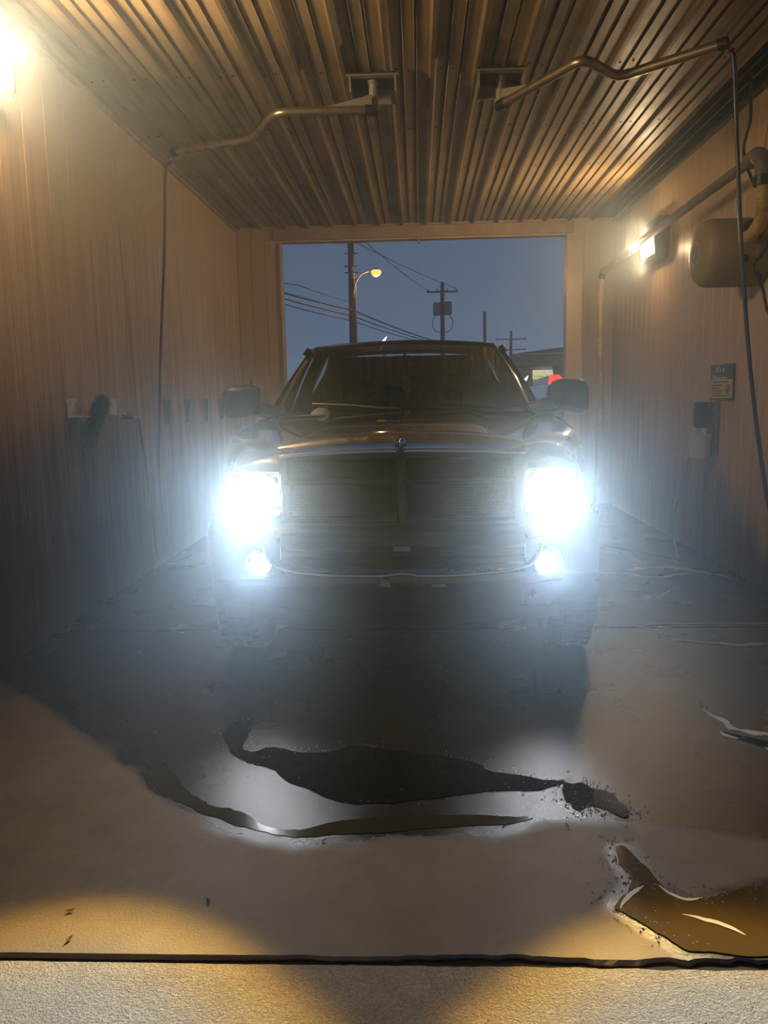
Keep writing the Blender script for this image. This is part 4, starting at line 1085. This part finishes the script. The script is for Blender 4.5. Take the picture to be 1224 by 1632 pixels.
# ================================================================== outside, beyond the rear opening
def pole(name, x, y, zt, r, label, z0=.7, **k):
    t = empty(name, (x, y, z0)); tag(t, label, 'pole', 'roadside poles')
    lathe('shaft', [(0, 0), (r*1.15, 0), (r*.85, zt-z0), (0, zt-z0)], M_wood, t, 12); return t
p1 = pole('utility_pole', -3.17, 40, 10.2, .17, 'tall wooden utility pole carrying the orange street lamp')
def crossarm(t, z, w_, n, m=M_wood):
    a = box('crossarm', (0, -.12, z), (w_, .10, .12), m, t)
    for i in range(n):
        x = -w_/2+.1+(w_-.2)*i/(n-1); lathe('insulator', [(0, 0), (.05, 0), (.07, .05), (.04, .09), (.065, .13), (0, .18)], M_tank, a, 10, T(x, 0, .05))
crossarm(p1, 8.35, 1.6, 4)
for z in (7.8, 7.2, 6.9): tube('pole_bracket', [(-.35, -.1, z), (.35, -.1, z)], .035, M_tank, p1, 6)
tube('conduit', [(.20, -.12, .2), (.20, -.12, 6.6)], .04, M_tank, p1, 6)
sl = empty('street_lamp', (-2.99, 39.85, 7.0)); tag(sl, 'glowing orange street lamp on a curved arm off the tall pole', 'street lamp')
tube('lamp_arm', spline([(-.1, 0, -.6), (.0, 0, 0.0), (.30, 0, .48), (.75, 0, .66), (.95, 0, .69)], 6), .035, M_tank, sl, 8)
lathe('lamp_head', [(0, .10), (.10, .09), (.22, .02), (.22, 0), (.0, 0)], M_tank, sl, 16, T(1.05, 0, .68))
lathe('lamp_bulb', [(0, .02), (.20, .0), (.26, -.08), (.22, -.2), (.12, -.29), (0, -.32)], M_sodium, sl, 16, T(1.05, 0, .68))
ld = D.lights.new('street_light', 'POINT'); ld.energy = 900; ld.color = (1, .5, .15); ld.shadow_soft_size = .15
lo = D.objects.new('street_light', ld); C.objects.link(lo); lo.parent = sl; lo.location = (1.05, 0, .40)
p2 = pole('utility_pole', 1.93, 60, 9.85, .17, 'utility pole with grey transformers on its crossarm')
crossarm(p2, 8.45, 2.3, 4)
for q, dz in ((-.42, 0), (.42, .05)):
    lathe('transformer', [(0, 0), (.26, 0), (.28, .04), (.28, .85), (.24, .92), (0, .94)], M_tank, p2, 16, T(q, -.12, 6.75+dz))
for q in (-1, 1): tube('drop_loop', spline([(q*.45, -.2, 6.8), (q*.75, -.2, 6.3), (q*.6, -.2, 5.7), (q*.15, -.2, 5.5)], 6), .03, M_wire, p2, 6)
p3 = pole('utility_pole', 6.3, 75, 9.2, .16, 'plain bare-topped pole between the transformer pole and the shop')
box('pole_collar', (0, 0, 4.6), (.5, .3, .5), M_tank, p3, bev=.05)
p4 = pole('utility_pole', 12.8, 110, 10.2, .2, 'farthest small pole with double crossarms behind the shop roof')
crossarm(p4, 8.4, 4.2, 4); crossarm(p4, 7.0, 4.0, 4)
def wire(pts, label, r=.025, sag=.35):
    P = []
    pts = [Vector(p) for p in pts]
    for a, b in zip(pts, pts[1:]):
        for i in range(10):
            t_ = i/10; p = a.lerp(b, t_); p.z -= sag*4*t_*(1-t_); P.append(p)
    P.append(pts[-1])
    bm = bmesh.new(); add_tube(bm, P, r, 5); tag(finish(bm, 'power_wire', M_wire, smooth=True), label, 'wire', 'overhead wires')
X = [(-7.2, 19, 5.55), (-3.15, 40, 5.80), (1.93, 60, 5.35), (6.3, 75, 5.2)]
wire([(-7.3, 18, 5.25), (-3.15, 40, 5.82), (1.93, 60, 5.45), (6.3, 75, 5.2)], 'uppermost of the bunched lower wires passing the tall pole', .04, .12)
wire([(-7.3, 18, 5.12), (-3.2, 40, 5.55), (1.93, 60, 5.35)], 'second of the bunched lower wires passing the tall pole', .03, .12)
wire([(-7.3, 18, 4.98), (-3.2, 40, 5.30), (1.93, 60, 5.22)], 'third of the bunched lower wires passing the tall pole', .025, .12)
wire([(-6.8, 22, 5.25), (-4.66, 32, 5.95), (-3.2, 40, 6.2)], 'short faint wire meeting the tall pole above the lower bunch', .02, .03)
wire([(-2.45, 39.9, 9.05), (.86, 59.9, 9.25)], 'upper wire from tall pole to left end of transformer crossarm', .02, .12)
wire([(-2.95, 39.9, 9.05), (3.0, 59.9, 9.35)], 'upper wire from tall pole to right end of transformer crossarm', .02, .12)

# shop across the road
sh = empty('shop_building', (7.2, 32, .75)); tag(sh, 'low tan shop with dark red fascia, lit windows and a yellow banner', 'building')
def ls(x, z): return (x-7.2, z-.75)
prism('front_wall', [(4.4-7.2, 0), (12-7.2, 0), (12-7.2, 2.0), (4.4-7.2, 2.0)], .3, .5, M_bld, sh, axis='y')
box('side_wall', (-2.9, 4, 1.0), (.2, 7.5, 2.0), M_bld, sh)
box('fascia', (.75, -.9, 2.06), (8.4, .15, .43), M_fas, sh, bev=.01)
box('fascia_cap', (.75, -.92, 2.29), (8.5, .2, .05), M_print, sh)
box('soffit', (.75, .0, 1.86), (8.4, 1.9, .04), M_bld, sh)
prism('roof_slope', [(3.75-7.2, 2.32), (12-7.2, 2.32), (12-7.2, 2.95), (9.5-7.2, 2.95)], -.9, 7.5, M_roof, sh, axis='y')
for x in (-2.55, .2, 3.2): box('window', (x+1.1, .28, .90), (2.2, .04, 1.45), M_shopglow, sh)
for x in (-2.60, -1.95, -1.3, -.4, .2, 1.4, 2.3, 3.2): box('window_mullion', (x, .24, .90), (.06, .05, 1.45), M_tank, sh)
box('window_sill', (.7, .22, .15), (7.6, .12, .06), M_tank, sh); box('window_rail', (.7, .22, .85), (7.6, .06, .04), M_tank, sh)
bn = empty('banner', (5.26, 32.18, 2.28)); tag(bn, 'white and yellow lettered banner inside the lit shop window', 'banner')
box('banner_top', (0, 0, .09), (1.30, .02, .17), M_banner, bn); box('banner_bottom', (0, 0, -.09), (1.30, .02, .17), M_banner2, bn)
text('lettering', 'TIRE & AIR CONDITIONING', .115, M_ink, bn, (0, -.015, .075), (PI/2, 0, 0), sx=.80)
bm = bmesh.new()
for i in range(13):
    if i in (4, 9): continue
    add_box(bm, (-.55+i*.09, -.012, -.07), (.05, .004, .055))
finish(bm, 'lettering', mat('banner_green', (.18, .25, .05), .6), bn)
for i, (x, y, z, lb) in enumerate([(3.15, 34, 3.45, 'small white lamp shining above the far end of the shop roof'), (4.15, 31, 2.10, 'small white lamp under the near end of the shop eave'), (-1.95, 48, 4.95, 'bright white far lamp just over the truck roof')]):
    t = empty('flood_lamp', (x, y, z)); tag(t, lb, 'lamp')
    k = 1.0 if i < 2 else 1.4
    prism('lamp_face', [(-.10*k, -.08*k), (.06*k, -.06*k), (.13*k, .13*k), (.02*k, .03*k)], -.02, .02, M_spot, t, axis='y')
    box('lamp_case', (0, .06, 0), (.18*k, .08, .12*k), M_tank, t)
    if i == 0: tube('mast', [(0, .1, -2.8), (0, .1, 0)], .05, M_tank, t, 6)
    elif i == 1: tube('mast', [(0, .1, -1.35), (0, .1, 0)], .03, M_tank, t, 6)
    else: tube('mast', [(0, .1, -4.9), (0, .1, 0)], .06, M_tank, t, 6)
wn = box('white_notice', (4.90, 31.9, 1.76), (.20, .03, .36), M_print); tag(wn, 'small white notice board standing before the shop window', 'notice')
tube('notice_post', [(0, 0, -.18), (0, 0, -1.0)], .02, M_tank, wn, 6)
# parked car with its red tail lamp, seen between pillar and mirror
cr_ = empty('car', (4.16, 21.9, .56))
cr_.scale = (1.25,)*3; tag(cr_, 'dark parked car with a glowing red tail lamp before the shop', 'car')
M_car = mat('car_paint', (.03, .035, .045), .2, 0, coat=1)
bodyP = [(-2.1, .30), (2.1, .30), (2.15, .62), (1.9, .82), (1.2, .90), (-1.5, .93), (-2.15, .92)]
bd = prism('body', bodyP, -.85, .85, M_car, cr_, axis='x', bev=.05)
prism('cabin', [(1.1, .90), (.65, 1.09), (-.8, 1.12), (-1.5, .92)], -.66, .66, M_car, cr_, axis='x', bev=.05)
# the car stands end-on: its tail looks at the camera
bd.rotation_euler = (0, 0, 0)
for q in (-1, 1):
    prism('tail_lamp', [(q*.82, .93), (q*.52, .90), (q*.56, 1.02), (q*.64, 1.10), (q*.80, 1.10)], -2.22, -2.05, M_tail, cr_, axis='y', bev=.01)
    for yy in (-1.35, 1.35): lathe('wheel', [(0, -.1), (.3, -.1), (.32, 0), (.3, .1), (0, .1)], M_tire, cr_, 20, T(q*.78, yy, .32)@Matrix.Rotation(PI/2, 4, 'Y'))
box('rear_window', (0, -1.30, 1.19), (1.2, .04, .26), M_glass, cr_, rot=Matrix.Rotation(math.radians(-35), 3, 'X'))
box('rear_bumper', (0, -2.13, .52), (1.68, .14, .26), M_car, cr_, bev=.04)

# ================================================================== mist hanging in the bay
vm = D.materials.new('water_mist'); vm.use_nodes = True; t_ = vm.node_tree; t_.nodes.clear()
o_ = N(vm, 'ShaderNodeOutputMaterial'); v_ = N(vm, 'ShaderNodeVolumeScatter'); v_.inputs['Density'].default_value = HAZE; v_.inputs['Anisotropy'].default_value = HAZE_G
v_.inputs['Color'].default_value = (.70, .87, 1, 1)
L(vm, v_.outputs[0], o_.inputs['Volume'])
hz = box('mist', ((XL+XR)/2, 6.22, H/2+.01), (XR-XL-.06, 8.6, H-.05), vm); tag(hz, 'thin washing mist hanging through the whole bay, glowing round the lamps', 'mist', kind='stuff')
